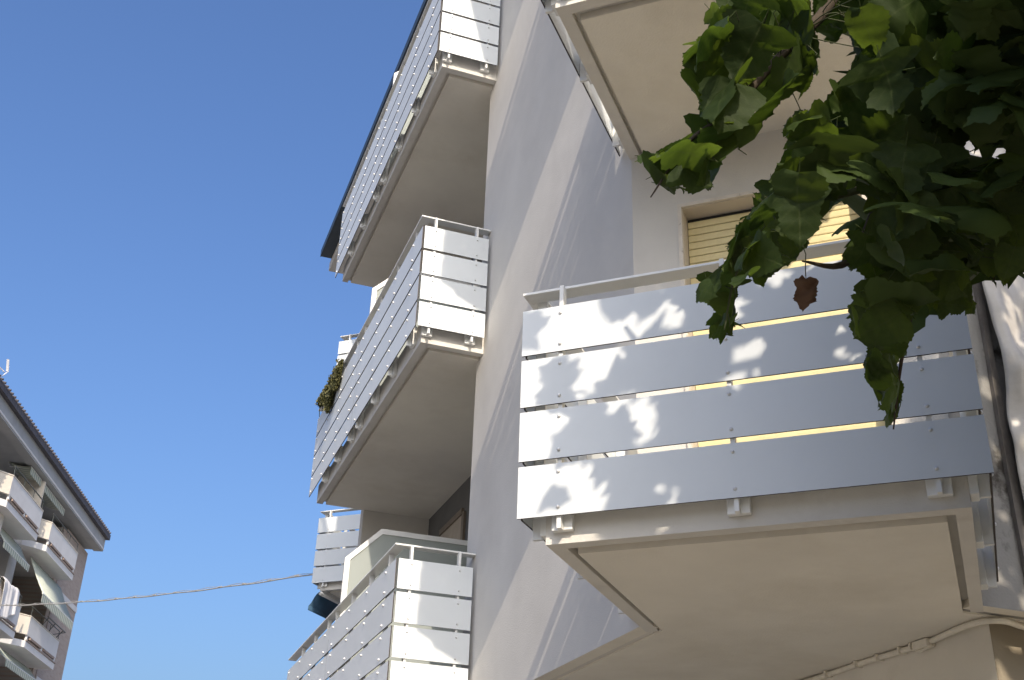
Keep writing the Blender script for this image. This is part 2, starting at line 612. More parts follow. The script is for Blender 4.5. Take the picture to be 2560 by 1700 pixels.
# loggia
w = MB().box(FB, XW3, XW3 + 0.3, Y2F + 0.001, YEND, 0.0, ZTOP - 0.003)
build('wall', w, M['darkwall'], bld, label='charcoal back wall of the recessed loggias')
w = MB().box(FB, X2 + 0.301, XW3 + 0.299, Y2F - 0.3, Y2F - 0.002, 0.0, ZTOP - 0.004)
build('wall', w, M['plaster'], bld)
w = MB().box(FB, X2, XW3 + 0.8, YEND + 0.001, 13.10, 0.0, ZTOP - 0.005)
build('wall', w, M['plaster'], bld, label='end wall of the loggias')
# the body behind
w = MB().prism([(9, YW4 + 0.31), (9, 20), (5.6, 20), (5.6, 13.11), (XW3 + 0.31, 13.11), (XW3 + 0.31, Y2F + 0.02), (5.0, Y2F), (5.0, 6.2)], 3.3, ZTOP - 0.006)
build('wall', w, M['plaster'], bld)
# ground floor set back under the overhang
w = MB().box(FB, 4.138, 4.44, 4.567, 13.0, 0.0, ZS)
build('wall', w, M['soffit'], bld, label='ground floor wall under the overhang')
w = MB().box(FB, 4.441, 9.0, 4.567, 4.87, 0.0, ZS)
build('wall', w, M['soffit'], bld)
w = MB().box(FB, 4.139, 9.0, 4.5645, 4.566, 0.0, ZS)
build('wall', w, M['shaded_face'], bld, label='ground floor wall face with shade painted in')

# roof: overhanging slab with dark sheet edge
rf = MB()
r_front = 4.08
pA = ((r_front - E4.y * 0) / E4.x)
yc = (r_front - E4.x * 1.77) / E4.y                              # corner of the roof edge over the near balconies
pR = A_(1.2, r_front, 0)
rf.prism([(1.77, yc), (pR.x, pR.y), (9, pR.y), (9, 20), (4.2, 20), (4.2, 17.96), (2.645, 17.96), (2.645, 6.4), (1.77, 5.9)], ZTOP, ZTOP + 0.17)
ro = build('roof', rf, M['slab'], bld)
gt = MB().box(FB, 2.45, 2.75, 6.6, 17.8, ZTOP + 0.172, ZTOP + 0.215)
gt.box(FB, 2.44, 2.45, 6.6, 17.8, ZTOP + 0.16, ZTOP + 0.30)
gt.box(FB, 2.45, 9.0, 6.6, 17.8, ZTOP + 0.216, ZTOP + 0.26)
build('gutter', gt, M['navy'], ro)


def rows(z0):
    return [(z0 + i * (PH + PG), z0 + i * (PH + PG) + PH) for i in range(4)]


PM = [M['panel'], M['core']]
TP = 0.009


def panel_box(fr, a0, a1, b0, b1, z0, z1, thin):
    # thin: 'a' or 'b' is the thickness axis; edges show the dark core
    mb = MB()
    if thin == 'b':
        mb.box(fr, a0, a1, b0, b1, z0, z1, mis=[1, 1, 0, 1, 0, 1])
    else:
        mb.box(fr, a0, a1, b0, b1, z0, z1, mis=[1, 1, 1, 0, 1, 0])
    return mb


bolt_me = MB().dome(Vector((0, 0, 0)), Vector((0, -1, 0)), 0.0085, 0.009, 8).mesh('bolt', M['bolt'], True)


def post_and_bracket(fr, par, a, face, slab, z0, axis, sgn):
    """T shaped post: web behind the panel, base block on the slab edge.
    axis 'b': panel plane is b = face (web runs along b). sgn: +1 when the slab lies at larger coordinate."""
    ztop = z0 + 4 * PH + 3 * PG + RAIL - 0.0135
    zb = z0 - 0.052
    t0, t1 = face + sgn * 0.003, slab
    m1 = slab - sgn * 0.034
    web = MB()
    blk = MB()
    lo, hi = sorted((t0, m1 - sgn * 0.0005))
    l2, h2 = sorted((m1, t1 - sgn * 0.001))
    if axis == 'b':
        web.box(fr, a - 0.0095, a + 0.0095, lo, hi, zb, ztop)
        blk.box(fr, a - 0.047, a + 0.047, l2, h2, zb + 0.002, z0 + 0.13)
    else:
        web.box(fr, lo, hi, a - 0.0095, a + 0.0095, zb, ztop)
        blk.box(fr, l2, h2, a - 0.047, a + 0.047, zb + 0.002, z0 + 0.13)
    build('post', web, M['alu'], par)
    build('bracket', blk, M['alu'], par, bevel=0.004)


RT = 0.0135


def balcony_A(ds, dt, z0, label, single_bolts=False, level0=False, right=True):
    fr = FA(ds, dt)
    zs = z0 - 0.0969
    ssl, ssr, stf = -1.635, 0.0653, 4.4251
    sb = MB()
    bk = T1 + 0.14
    # slab: body, drip rim, lower inner plate
    GD = 0.04
    sb.box(fr, ssl, ssr, stf, bk, zs + GD, z0 + 0.12)
    sb.box(fr, ssl + 0.0002, ssl + 0.071, stf + 0.0712, bk, zs, zs + GD - 0.0001)
    sb.box(fr, ssr - 0.06, ssr - 0.0002, stf + 0.0712, bk, zs, zs + GD - 0.0001)
    sb.box(fr, ssl + 0.0002, ssr - 0.0002, stf + 0.0002, stf + 0.071, zs, zs + GD - 0.0001)
    if not level0:
        sb.box(fr, ssl + 0.102, ssr - 0.094, stf + 0.130, bk, zs - 0.008, zs + GD - 0.0002, mi=1)
    par = build('balcony', sb, [M['slab'], M['soffit']], bld, label=label, bevel=0.0)
    R_ = rows(z0)
    af, al, ar = 4.3396, -1.7358, 0.1594
    for (b, t) in R_:
        build('panel', panel_box(fr, al, ar, af, af + TP, b, t, 'b'), PM, par)
        build('panel', panel_box(fr, al + 0.008, al + 0.008 + TP, af + TP + 0.016, 5.95, b, t, 'a'), PM, par)
        if right:
            build('panel', panel_box(fr, ar - 0.008 - TP, ar - 0.008, af + TP + 0.016, 5.84, b, t, 'a'), PM, par)
    cols = (-1.551, -0.801, -0.038)
    for s in cols:
        post_and_bracket(fr, par, s, af + TP, stf, z0, 'b', 1)
    lt = (4.49, 5.10, 5.77)
    for t_ in lt:
        post_and_bracket(fr, par, t_, al + 0.008 + TP, ssl, z0, 'a', 1)
        if right:
            post_and_bracket(fr, par, t_ - 0.03, ar - 0.008 - TP, ssr, z0, 'a', -1)
    bz = [b + d for (b, t) in R_ for d in (0.037, 0.196)]
    if single_bolts:
        q = Matrix.Rotation(math.atan2(ES.y, ES.x), 3, 'Z').to_quaternion()
        for s in cols:
            for z in bz:
                o = link('bolt', bolt_me, par)
                o.rotation_mode = 'QUATERNION'
                o.rotation_quaternion = q
                o.location = fr(s, af - 0.0005, z)
    sm = MB()
    for z in bz:
        if not single_bolts:
            for s in cols:
                sm.dome(fr(s, af - 0.0005, z), -E4, 0.0085, 0.009, 6)
        for t_ in lt:
            sm.dome(fr(al + 0.0075, t_, z), -ES, 0.0085, 0.009, 6)
            if right:
                sm.dome(fr(ar - 0.0075, t_ - 0.03, z), ES, 0.0085, 0.009, 6)
    build('bolt_heads', sm, M['bolt'], par, smooth=True, kind='stuff')
    zr = R_[3][1] + RAIL
    rl = MB()
    rl.box(fr, -1.758, 0.182, 4.388, 4.478, zr - RT, zr)
    rl.box(fr, -1.758, -1.668, 4.4782, 5.94, zr - RT, zr)
    rl.box(fr, 0.092, 0.182, 4.4782, 5.87, zr - RT, zr)
    build('handrail', rl, M['alu'], par, bevel=0.002)
    return par


balA0 = balcony_A(0, 0, 3.1898, 'nearest balcony, first floor, dappled with leaf shadows, in front of the yellow shutter', True, True)
balA1 = balcony_A(0, 0, 6.2311, 'balcony overhead at the top right, seen from below above the leaves')
balA2 = balcony_A(0, 0, 9.2811, 'uppermost slanted balcony, mostly above the picture')
DS, DT = -7.314, 10.14
balF0 = balcony_A(DS, DT, 6.218, 'far slanted balcony with four bluish panels above the dark blue awning', right=True)
balF1 = balcony_A(DS, DT, 9.268, 'far slanted balcony peeking out white behind the ivy, one floor up')
# wall behind the far slanted balconies
frF = FA(DS, DT)
w = MB().box(frF, -1.64, 0.8, T1 + 0.141, T1 + 0.45, 0.0, ZTOP - 0.007)
build('wall', w, M['plaster'], bld)

# porch soffit (underside of the first floor) with drip groove, lower plate
pl_ = MB()
pA0 = A_(-1.635 + 0.102, 4.4251 + 0.130, 0)
pA1 = A_(0.0653 - 0.094, 4.4251 + 0.130, 0)
# right groove meets the groove running along the right wall at y = 4.496
sR = 0.0653 - 0.094
tR = (4.496 - sR * ES.y) / E4.y
pR1 = A_(sR, tR, 0)
sLft = -1.635 + 0.102
tL = (X2 + 0.128 - sLft * ES.x) / E4.x
pL1 = A_(sLft, tL, 0)
plate = [(pA0.x, pA0.y), (pA1.x, pA1.y), (pR1.x, pR1.y), (9, pR1.y), (9, 13.09), (X2 + 0.128, 13.09), (pL1.x, pL1.y)]
pl_.prism(plate, ZS - 0.008, ZS + 0.0398)
po = build('soffit', pl_, M['soffit'], bld, label='beige underside of the overhanging first floor')
rm = MB()
# rims along the streaked wall and the right wall, and the groove ceiling
pc = A_(-1.635 + 0.071, (X2 + 0.095 - (-1.635 + 0.071) * ES.x) / E4.x, 0)
rm.box(FB, X2 + 0.001, X2 + 0.095, pc.y - 0.03, 13.09, ZS + 0.0006, ZS + 0.0395)
rm.box(FB, c14[0] - 0.02, 9, YW4 + 0.001, YW4 + 0.088, ZS + 0.0009, ZS + 0.0393)
rm.prism([(X2 + 0.002, c12[1] + 0.02), (c14[0], YW4 + 0.003), (9, YW4 + 0.003), (9, 13.09), (X2 + 0.002, 13.09)], ZS + 0.0407, ZS + 0.2)
build('drip_rim', rm, M['soffit'], po)

# ---------------------------------------------- straight balconies with the long fronts
YB, XB, XBR = 8.3871, 2.0227, 2.6401
SLF, SLE, SFAR = 2.105, 8.485, 12.975
POSTY = (8.70, 9.345, 10.01, 10.68, 11.05, 11.695, 12.365, 13.0)
POSTX = (2.145, 2.533)


def balcony_B(z0, label):
    zs = z0 - 0.105
    sb = MB()
    GD = 0.035
    sb.box(FB, SLF, X2 - 0.001, SLE, SFAR, zs + GD, z0 + 0.12)
    sb.box(FB, X2 - 0.001, XW3 - 0.001, Y2F + 0.001, YEND - 0.001, zs + GD, z0 + 0.119)
    sb.box(FB, SLF + 0.0002, SLF + 0.071, SLE + 0.0712, SFAR, zs, zs + GD - 0.0001)
    sb.box(FB, SLF + 0.0002, X2 - 0.0012, SLE + 0.0002, SLE + 0.071, zs, zs + GD - 0.0001)
    sb.box(FB, SLF + 0.106, X2 - 0.002, SLE + 0.112, SFAR - 0.02, zs - 0.006, zs + GD - 0.0002, mi=1)
    sb.box(FB, X2 - 0.002, XW3 - 0.002, Y2F + 0.002, YEND - 0.002, zs - 0.0062, zs + GD - 0.0003, mi=1)
    par = build('balcony', sb, [M['slab'], M['soffit']], bld, label=label)
    R_ = rows(z0)
    for (b, t) in R_:
        build('panel', panel_box(FB, XB + 0.018, XBR, YB, YB + TP, b, t, 'b'), PM, par)
        build('panel', panel_box(FB, XB, XB + TP, YB + 0.012, 10.862, b, t, 'a'), PM, par)
        build('panel', panel_box(FB, XB, XB + TP, 10.868, 13.10, b, t, 'a'), PM, par)
    for x in POSTX:
        post_and_bracket(FB, par, x, YB + TP, SLE, z0, 'b', 1)
    for y in POSTY:
        if y < 12.99:
            post_and_bracket(FB, par, y, XB + TP, SLF, z0, 'a', 1)
    # corner post
    ztop = R_[3][1] + 0.02
    sm = MB()
    for (b, t) in R_:
        for d in (0.037, 0.196):
            for x in POSTX:
                sm.dome(Vector((x, YB - 0.0005, b + d)), Vector((0, -1, 0)), 0.0085, 0.009, 6)
            for y in POSTY:
                sm.dome(Vector((XB - 0.0005, y, b + d)), Vector((-1, 0, 0)), 0.011, 0.014, 6)
    build('bolt_heads', sm, M['bolt'], par, smooth=True, kind='stuff')
    zr = R_[3][1] + RAIL
    rl = MB()
    rl.box(FB, 2.0124, 2.10, 8.4233, 13.10, zr - RT, zr)
    rl.box(FB, 2.1002, X2 - 0.002, 8.4233, 8.51, zr - RT, zr)
    build('handrail', rl, M['alu'], par, bevel=0.002)
    # divider screen
    yd = 10.85
    zf = z0 + 0.12
    o = [(2.10, zf), (3.48, zf), (3.48, z0 + 2.042), (2.438, z0 + 2.04), (2.10, z0 + 1.70)]
    fw = 0.052
    i_ = [(2.10 + fw, zf + 0.05), (3.48 - fw, zf + 0.05), (3.48 - fw, z0 + 2.042 - fw), (2.455, z0 + 2.04 - fw), (2.10 + fw, z0 + 1.685)]
    fm = MB()
    for k in range(5):
        l = (k + 1) % 5
        fm.poly([Vector((o[k][0], yd, o[k][1])), Vector((o[l][0], yd, o[l][1])), Vector((i_[l][0], yd, i_[l][1])), Vector((i_[k][0], yd, i_[k][1]))], Vector((0, 0.035, 0)))
    build('screen_frame', fm, M['alu'], par)
    gm = MB().poly([Vector((p[0], yd + 0.012, p[1])) for p in i_], Vector((0, 0.01, 0)))
    build('glass_pane', gm, M['frosted'], par)
    # loggia door in the back wall
    dm = MB()
    dm.box(FB, XW3 - 0.03, XW3 - 0.001, 11.42, 11.50, zf, z0 + 2.56)
    dm.box(FB, XW3 - 0.03, XW3 - 0.001, 12.36, 12.44, zf, z0 + 2.56)
    dm.box(FB, XW3 - 0.03, XW3 - 0.001, 11.50, 12.36, z0 + 2.555, z0 + 2.62)
    build('door_frame', dm, M['wood'], par)
    build('door', MB().box(FB, XW3 - 0.012, XW3 - 0.001, 11.501, 12.359, zf, z0 + 2.554), M['doorboard'], par)
    return par


balB0 = balcony_B(3.168, 'lowest long balcony, bottom centre, with sunlit end panels and frosted screen')
balB1 = balcony_B(6.218, 'middle long balcony with ivy hanging over its far end')
balB2 = balcony_B(9.268, 'topmost long balcony, cut off by the top of the picture')

# ---------------------------------------------- window with the yellow roller shutter
wf = MB()
fo = 0.024
wf.box(A_, OP0 - fo, OP0, T1 - 0.018, T1 - 0.001, OPZ0, OPZ1 + fo)
wf.box(A_, OP1, OP1 + fo, T1 - 0.018, T1 - 0.001, OPZ0, OPZ1 + fo)
wf.box(A_, OP0, OP1, T1 - 0.018, T1 - 0.001, OPZ1, OPZ1 + fo)
win = build('window', wf, M['stone'], bld, label='tall window closed by a pale yellow roller shutter')
rv = MB()
rv.box(A_, OP0 - 0.002, OP0 + 0.004, T1 - 0.0005, T1 + 0.2, OPZ0, OPZ1)
rv.box(A_, OP1 - 0.004, OP1 + 0.002, T1 - 0.0005, T1 + 0.2, OPZ0, OPZ1)
rv.box(A_, OP0 + 0.004, OP1 - 0.004, T1 - 0.0005, T1 + 0.2, OPZ1 - 0.004, OPZ1 + 0.002)
build('reveal', rv, M['reveal'], win)
ZB0 = 3.345
PITCHS = 0.0512
slat = MB()
prof = [(0.0, 0.0), (-0.0025, 0.006), (-0.0035, 0.024), (-0.0025, 0.041), (0.0, 0.0462), (0.006, 0.0462), (0.006, 0.0)]
for e in (OP0 + 0.008, OP1 - 0.008):
    for (t, z) in prof:
        slat.v.append(A_(e, T1 + 0.125 + t, z))
n = len(prof)
for k in range(n):
    l = (k + 1) % n
    slat.f.append((k, l, n + l, n + k))
    slat.mi.append(0)
slat.f += [tuple(range(n)), tuple(range(2 * n - 1, n - 1, -1))]
slat.mi += [0, 0]
slat_me = slat.mesh('slat', M['shutter'])
k = 0
while ZB0 + (k + 1) * PITCHS < OPZ1:
    o = link('slat', slat_me, win)
    o.location = (0, 0, ZB0 + k * PITCHS)
    k += 1
bk = MB().box(A_, OP0 + 0.005, OP1 - 0.005, T1 + 0.135, T1 + 0.15, OPZ0, OPZ1 - 0.005)
build('backing', bk, M['dark'], win)

# ---------------------------------------------- conduit along the ground floor wall
zc = ZS - 0.008
cpts = [(4.108, 6.9), (4.112, 6.23), (4.112, 5.77), (4.112, 5.47), (4.105, 5.21), (4.11, 5.0), (4.085, 4.80), (4.06, 4.62), (4.075, 4.515), (4.16, 4.475), (4.33, 4.53), (4.6, 4.55), (6.0, 4.55)]
cp = []
for i in range(len(cpts) - 1):
    for j in range(4):
        f = j / 4
        p0 = cpts[max(0, i - 1)]
        p1, p2 = cpts[i], cpts[i + 1]
        p3 = cpts[min(len(cpts) - 1, i + 2)]
        c = []
        for d in range(2):
            c.append(0.5 * (2 * p1[d] + (p2[d] - p0[d]) * f + (2 * p0[d] - 5 * p1[d] + 4 * p2[d] - p3[d]) * f * f + (3 * p1[d] - p0[d] - 3 * p2[d] + p3[d]) * f ** 3))
        wob = 0.003 * math.sin(9.0 * c[1] + 3 * c[0])
        cp.append((c[0] + wob, c[1], zc - 0.020 + 0.003 * math.sin(7 * c[1])))
cm = MB().tube(cp, 0.0155, 10)
cdo = build('conduit', cm, M['conduit'], bld, smooth=True, label='painted cable pipe running along the underside at the lower right')
tm = MB().tube([(p[0] + 0.018, p[1], p[2] + 0.008) for p in cp[:22]], 0.006, 6)
build('thin_cable', tm, M['conduit'], cdo, smooth=True)
for y in (6.6, 6.25, 5.92, 5.62, 5.42, 5.22, 5.12):
    b = MB().box(FB, 4.082, 4.139, y - 0.006, y + 0.006, zc - 0.038, zc - 0.002)
    build('clip', b, M['conduit'], cdo)
jb = MB().box(FB, 4.075, 4.134, 4.97, 5.09, zc - 0.05, zc - 0.004)
build('junction_box', jb, M['conduit'], cdo, bevel=0.008)
jl = MB().tube([(4.10, 5.10, zc - 0.045), (4.085, 5.04, zc - 0.062), (4.10, 4.96, zc - 0.045)], 0.008, 6)
build('loop', jl, M['conduit'], cdo, smooth=True)

# dark strip on the right wall
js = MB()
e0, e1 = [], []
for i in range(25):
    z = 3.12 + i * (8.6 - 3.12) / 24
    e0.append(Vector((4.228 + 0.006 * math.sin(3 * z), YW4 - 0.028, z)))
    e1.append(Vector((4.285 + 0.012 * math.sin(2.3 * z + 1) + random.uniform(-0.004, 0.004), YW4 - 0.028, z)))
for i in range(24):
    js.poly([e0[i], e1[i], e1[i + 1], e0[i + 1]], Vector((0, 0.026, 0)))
build('dark_wall_strip', js, M['strip'], bld, label='dark rough strip down the right wall')

# ------------------------------------------------------------------ crumpled plastic sheet on the right wall
nx, nz = 60, 150
x0, x1, z0_, z1_ = 4.25, 6.4, 3.05, 8.4
pv, pf = [], []


def crumple(x, z):
    v = 0.0
    for (ax, az_, ph, am) in ((2.1, 5.3, 0.4, .035), (5.2, -3.4, 1.9, .028), (9.5, 4.2, 2.7, .017), (3.0, 11.0, 5.0, .016), (-7.5, 13.0, 0.9, .010), (15.0, 9.0, 2.2, .007), (13, -19.0, 4.2, .006), (1.0, 23.0, 1.2, .005)):
        s = math.sin(ax * x + az_ * z * 0.55 + ph + 0.8 * math.sin(1.7 * z + ax))
        v += am * (1 - abs(s) * 1.6)
    return v


for j in range(nz + 1):
    z = z0_ + (z1_ - z0_) * j / nz
    edge = x0 + 0.02 * math.sin(2.3 * z + 0.4) + 0.012 * math.sin(6.1 * z) + 0.01 * max(0, z - 4.2)
    for i in range(nx + 1):
        x = edge + (x1 - edge) * (i / nx) ** 1.25
        d = 0.075 + crumple(x, z)
        d *= min(1.0, 0.55 + i / 8)
        pv.append((x, YW4 - 0.035 - max(0.012, d), z + 0.01 * math.sin(14 * x)))
for j in range(nz):
    for i in range(nx):
        a = j * (nx + 1) + i
        pf.append((a, a + 1, a + nx + 2, a + nx + 1))
me = bpy.data.meshes.new('plastic_sheet')
me.from_pydata(pv, [], pf)
me.polygons.foreach_set('use_smooth', [True] * len(pf))
ps_m = mat('white_polythene', (0.46, 0.435, 0.395), 0.35, 0.08, 4, 0.35, 30, 0.5, dirt=(0.37, 0.34, 0.295), dirt_scale=3.2, dirt_lo=0.52, dirt_hi=0.75)
me.materials.append(ps_m)
ps = link('plastic_sheet', me)
sm_ = ps.modifiers.new('thick', 'SOLIDIFY')
sm_.thickness = 0.003
tag(ps, 'crumpled white plastic sheet hanging down the wall at the right edge', 'plastic sheet')

# ------------------------------------------------------------------ ivy on the middle balcony
ivy = empty('hanging_ivy', (2.0, 12.2, 7.3), 'dry greenish ivy spilling over the rail of the middle long balcony', 'plant')
im = MB()


def leaf_quad(mb, c, nrm, tip, ln, wd):
    tip = (tip - nrm * tip.dot(nrm)).normalized()
    sd = nrm.cross(tip)
    i = len(mb.v)
    mb.v += [c - tip * ln * 0.5, c + sd * wd * 0.5 + nrm * wd * 0.12, c + tip * ln * 0.5, c - sd * wd * 0.5 + nrm * wd * 0.12]
    mb.f += [(i, i + 1, i + 2), (i, i + 2, i + 3)]
    mb.mi += [0, 0]


for k in range(6500):
    f = random.random()
    y = 11.62 + 1.2 * f
    top = 7.375 + 0.012 * math.sin(9 * f)
    drop = 0.10 + 0.33 * (math.sin(math.pi * min(1, f * 1.15 + 0.05)) ** 0.7) * (0.75 + 0.25 * math.sin(17 * f))
    if f < 0.12:
        drop = 0.12 + 1.6 * f
    z = top - random.random() ** 0.8 * drop
    x = 2.0 - abs(random.gauss(0, 0.022)) + (0.05 if z > 7.37 else 0)
    nr = Vector((-1, random.gauss(0, .6), random.gauss(.3, .6))).normalized()
    leaf_quad(im, Vector((x, y, z)), nr, Vector((0, random.gauss(0, .5), -1)), random.uniform(.03, .055), random.uniform(.025, .045))
build('foliage', im, M['ivy'], ivy, kind='stuff', recalc=False)
for k in range(7):
    y = 11.7 + k * 0.17
    st_ = MB()
    st_.tube([(2.06, y, 7.375), (1.99, y + .02, 7.38), (1.975, y + .05, 7.25), (1.98, y + .03, 7.12)], 0.005, 5)
    build('stem', st_, M['twig'], ivy)

# ------------------------------------------------------------------ dark blue awning under the far slanted balcony
aw = MB()
na = 10
for t_ in (14.56, 15.25):
    for i in range(na + 1):
        f = i / na
        s = -8.93 - 0.13 * math.sin(f * math.pi * 0.62)
        z = 6.105 - 0.30 * f + 0.02 * math.sin(f * 9)
        aw.v.append(A_(s, t_ - 0.10 * f, z))
for i in range(na):
    aw.f.append((i, i + 1, na + 2 + i, na + 1 + i))
    aw.mi.append(0)
awe = empty('blue_awning', A_(-8.95, 14.8, 6.1), 'dark blue curved awning under the far slanted balcony', 'awning')
ao = build('canopy', aw, M['awning_blue'], awe, smooth=True)
sm_ = ao.modifiers.new('thick', 'SOLIDIFY')
sm_.thickness = 0.006
build('roller', MB().tube([A_(-8.93, 14.56, 6.08), A_(-8.93, 15.25, 6.08)], 0.03, 10), M['alu'], awe, smooth=True)

# ------------------------------------------------------------------ overhead cable
P1 = Vector((3.62, 15.99, 6.40))
P0 = Vector((-3.92, 31.94, 8.64))
cbl = empty('overhead_cable', (0, 24, 7.4), 'twisted grey overhead cable strung across the sky between the buildings', 'cable')
pts, wrap = [], []
NN = 420
L_ = (P0 - P1).length
for i in range(NN + 1):
    f = i / NN
    p = P1.lerp(P0, f) - Vector((0, 0, 0.22 * 4 * f * (1 - f)))
    pts.append(p + Vector((0, 0, 0.006 * math.sin(f * 60))))
    a = f * L_ / 0.9 * 2 * math.pi
    wrap.append(p + Vector((0, 0, 0.022)) + Vector((math.cos(a) * 0.008, 0, math.sin(a) * 0.012)))
build('cable', MB().tube(pts, 0.0115, 8), M['cable'], cbl, smooth=True)
build('messenger_wire', MB().tube(wrap, 0.0045, 6), M['cable'], cbl, smooth=True)
for i in range(14, NN, 18):
    d = (pts[i + 1] - pts[i - 1]).normalized()
    build('clip', MB().tube([pts[i] - d * 0.05 + Vector((0, 0, .008)), pts[i] + d * 0.05 + Vector((0, 0, .008))], 0.0155, 8), M['cable'], cbl)

# ------------------------------------------------------------------ the house across the road
hs = empty('brick_apartment_house', FG(-16, 36, 0), 'brown brick apartment house with white balconies across the road at the lower left', 'building')
w = MB()
w.box(FG, -22, -12.53, 40.62, 43.6, 0, 14.10)
build('wall', w, M['brick'], hs)
w = MB()
w.box(FG, -22, -13.9, 24.0, 40.619, 0, 14.09)
build('wall', w, M['brick'], hs)
build('pier', MB().box(FG, -13.89, -12.72, 36.05, 36.8, 0, 14.05), M['white_wall'], hs)
build('pier', MB().box(FG, -13.89, -12.25, 33.0, 33.55, 0, 12.2), M['cream'], hs)
build('pier', MB().box(FG, -13.89, -12.55, 40.25, 40.618, 0, 14.04), M['brick'], hs)
for z in (11.83, 8.78):
    build('floor_band', MB().box(FG, -12.6, -12.50, 40.63, 43.59, z, z + 0.19), M['white_wall'], hs)
# doors and windows in the recesses
for z in (12.5, 9.45, 6.4):
    for a in (34.2, 38.3):
        d = build('window', MB().box(FG, -13.895, -13.85, a, a + 1.5, z, z + 2.1), M['white_wall'], hs)
        build('pane', MB().box(FG, -13.849, -13.84, a + 0.08, a + 0.71, z + 0.08, z + 2.0), M['doordark'], d)
        build('pane', MB().box(FG, -13.849, -13.84, a + 0.79, a + 1.42, z + 0.08, z + 2.0), M['doordark'], d)
# eaves and roof
r = MB()
r.box(FG, -22.5, -12.0, 22, 43.65, 14.28, 14.70)
r.box(FG, -12.35, -12.005, 22, 43.64, 14.22, 14.279)
rfo = build('roof', r, M['fascia'], hs, label='wide grey eaves under a dark tiled roof edge')
tl = MB()
tl.poly([FG(-11.86, 22, 14.702), FG(-11.86, 22, 14.90), FG(-17, 22, 16.4), FG(-22.6, 22, 14.9), FG(-22.6, 22, 14.702)], G1 * (43.75 - 22))
build('roof_tiles', tl, M['rooftile'], rfo)
tt = MB()
a = 22.0
while a < 43.6:
    tt.tube([FG(-11.80, a + .1, 14.90), FG(-13.2, a + .1, 15.33)], 0.035, 6)
    a += 0.24
build('tile_ends', tt, M['rooftile'], rfo, kind='stuff')
build('gutter_strip', MB().box(FG, -12.01, -11.985, 22, 43.64, 14.275, 14.33), M['white_wall'], rfo)


def house_balcony(a0, a1, zb, label, near_ch=True):
    """zb: underside of the slab"""
    of = -11.95
    n0 = [(of, a0), (of - 0.30, a0 - 0.36), (-12.55, a0 - 0.62), (-13.85, a0 - 0.62), (-13.85, a1), (of, a1)]
    P = lambda o, a: (FG(o, a, 0).x, FG(o, a, 0).y)
    s = MB().prism([P(o, a) for o, a in n0], zb, zb + 0.20)
    par = build('balcony', s, M['white_wall'], hs, label=label)
    z0, z1 = zb + 0.30, zb + 0.945
    t = 0.09
    pm = MB()
    # front parapet, chamfered end, far end
    pm.prism([P(of, a0), P(of, a1), P(of - t, a1), P(of - t, a0 + 0.03)], z0 + 0.09, z1)
    build('parapet', pm, M['white_wall'], par)
    e = MB().prism([P(of, a0 - 0.002), P(of - t, a0 + 0.028), P(of - 0.30 - t * 0.4, a0 - 0.30), P(of - 0.30, a0 - 0.36)], z0 + 0.09, z1)
    build('parapet', e, M['cream'], par)
    e = MB().prism([P(of - 0.302, a0 - 0.362), P(of - 0.302 - t * .4, a0 - 0.30), P(-12.6, a0 - 0.56), P(-12.6, a0 - 0.62)], z0 + 0.09, z1)
    build('parapet', e, M['cream'], par)
    cp_ = MB().prism([P(of + 0.015, a0 - 0.01), P(of + 0.015, a1), P(of - t - 0.015, a1), P(of - t - 0.015, a0 + 0.02), P(of - 0.31, a0 - 0.29), P(of - 0.29, a0 - 0.38)], z1 + 0.001, z1 + 0.03)
    build('coping', cp_, M['cream'], par)
    # slots with brown bars below the parapet
    Lm = a1 - a0
    for f0, f1 in ((0.10, 0.47), (0.56, 0.93)):
        build('slot_bar', MB().box(FG, of - 0.03, of + 0.03, a0 + Lm * f0, a0 + Lm * f1, z0 + 0.0, z0 + 0.065), M['brown'], par)
    for f in (0.02, 0.5, 0.96):
        build('foot', MB().box(FG, of - 0.07, of - 0.01, a0 + Lm * f, a0 + Lm * f + 0.10, zb + 0.201, z0 + 0.089), M['white_wall'], par)
    sp_ = MB().box(FG, of - 0.02, of + 0.025, a0 - 0.01, a1 + 0.02, zb + 0.201, zb + 0.235)
    build('edge_trim', sp_, M['brown'], par)
    rl = MB()
    zr = z1 + 0.33
    rl.tube([FG(of - 0.04, a0 + 0.05, zr), FG(of - 0.04, a1 - 0.02, zr)], 0.018, 6)
    for f in (0.03, 0.35, 0.67, 0.98):
        rl.tube([FG(of - 0.04, a0 + Lm * f, z1), FG(of - 0.04, a0 + Lm * f, zr)], 0.012, 6)
    build('railing', rl, M['rail'], par)
    return par


hb = []
for zb, nm in ((12.196, 'upper'), (9.146, 'lower'), (6.096, 'bottom')):
    house_balcony(36.98, 40.40, zb, {'upper': 'small white balcony just under the eaves of the brick house', 'lower': 'small white balcony below the striped awning', 'bottom': 'small white balcony cut off at the bottom left'}[nm])
    house_balcony(32.68, 35.87, zb, {'upper': 'left white balcony under the eaves with a bright partition', 'lower': 'left white balcony with the sheet hung over it', 'bottom': 'left white balcony below the picture'}[nm])
# bright partition on the upper left balcony
build('partition', MB().poly([FG(-12.06, 35.8, 13.18), FG(-12.95, 35.8, 13.18), FG(-12.95, 35.8, 14.27), FG(-12.55, 35.8, 14.27), FG(-12.06, 35.8, 14.12)], G1 * 0.06), M['cream'], hs)


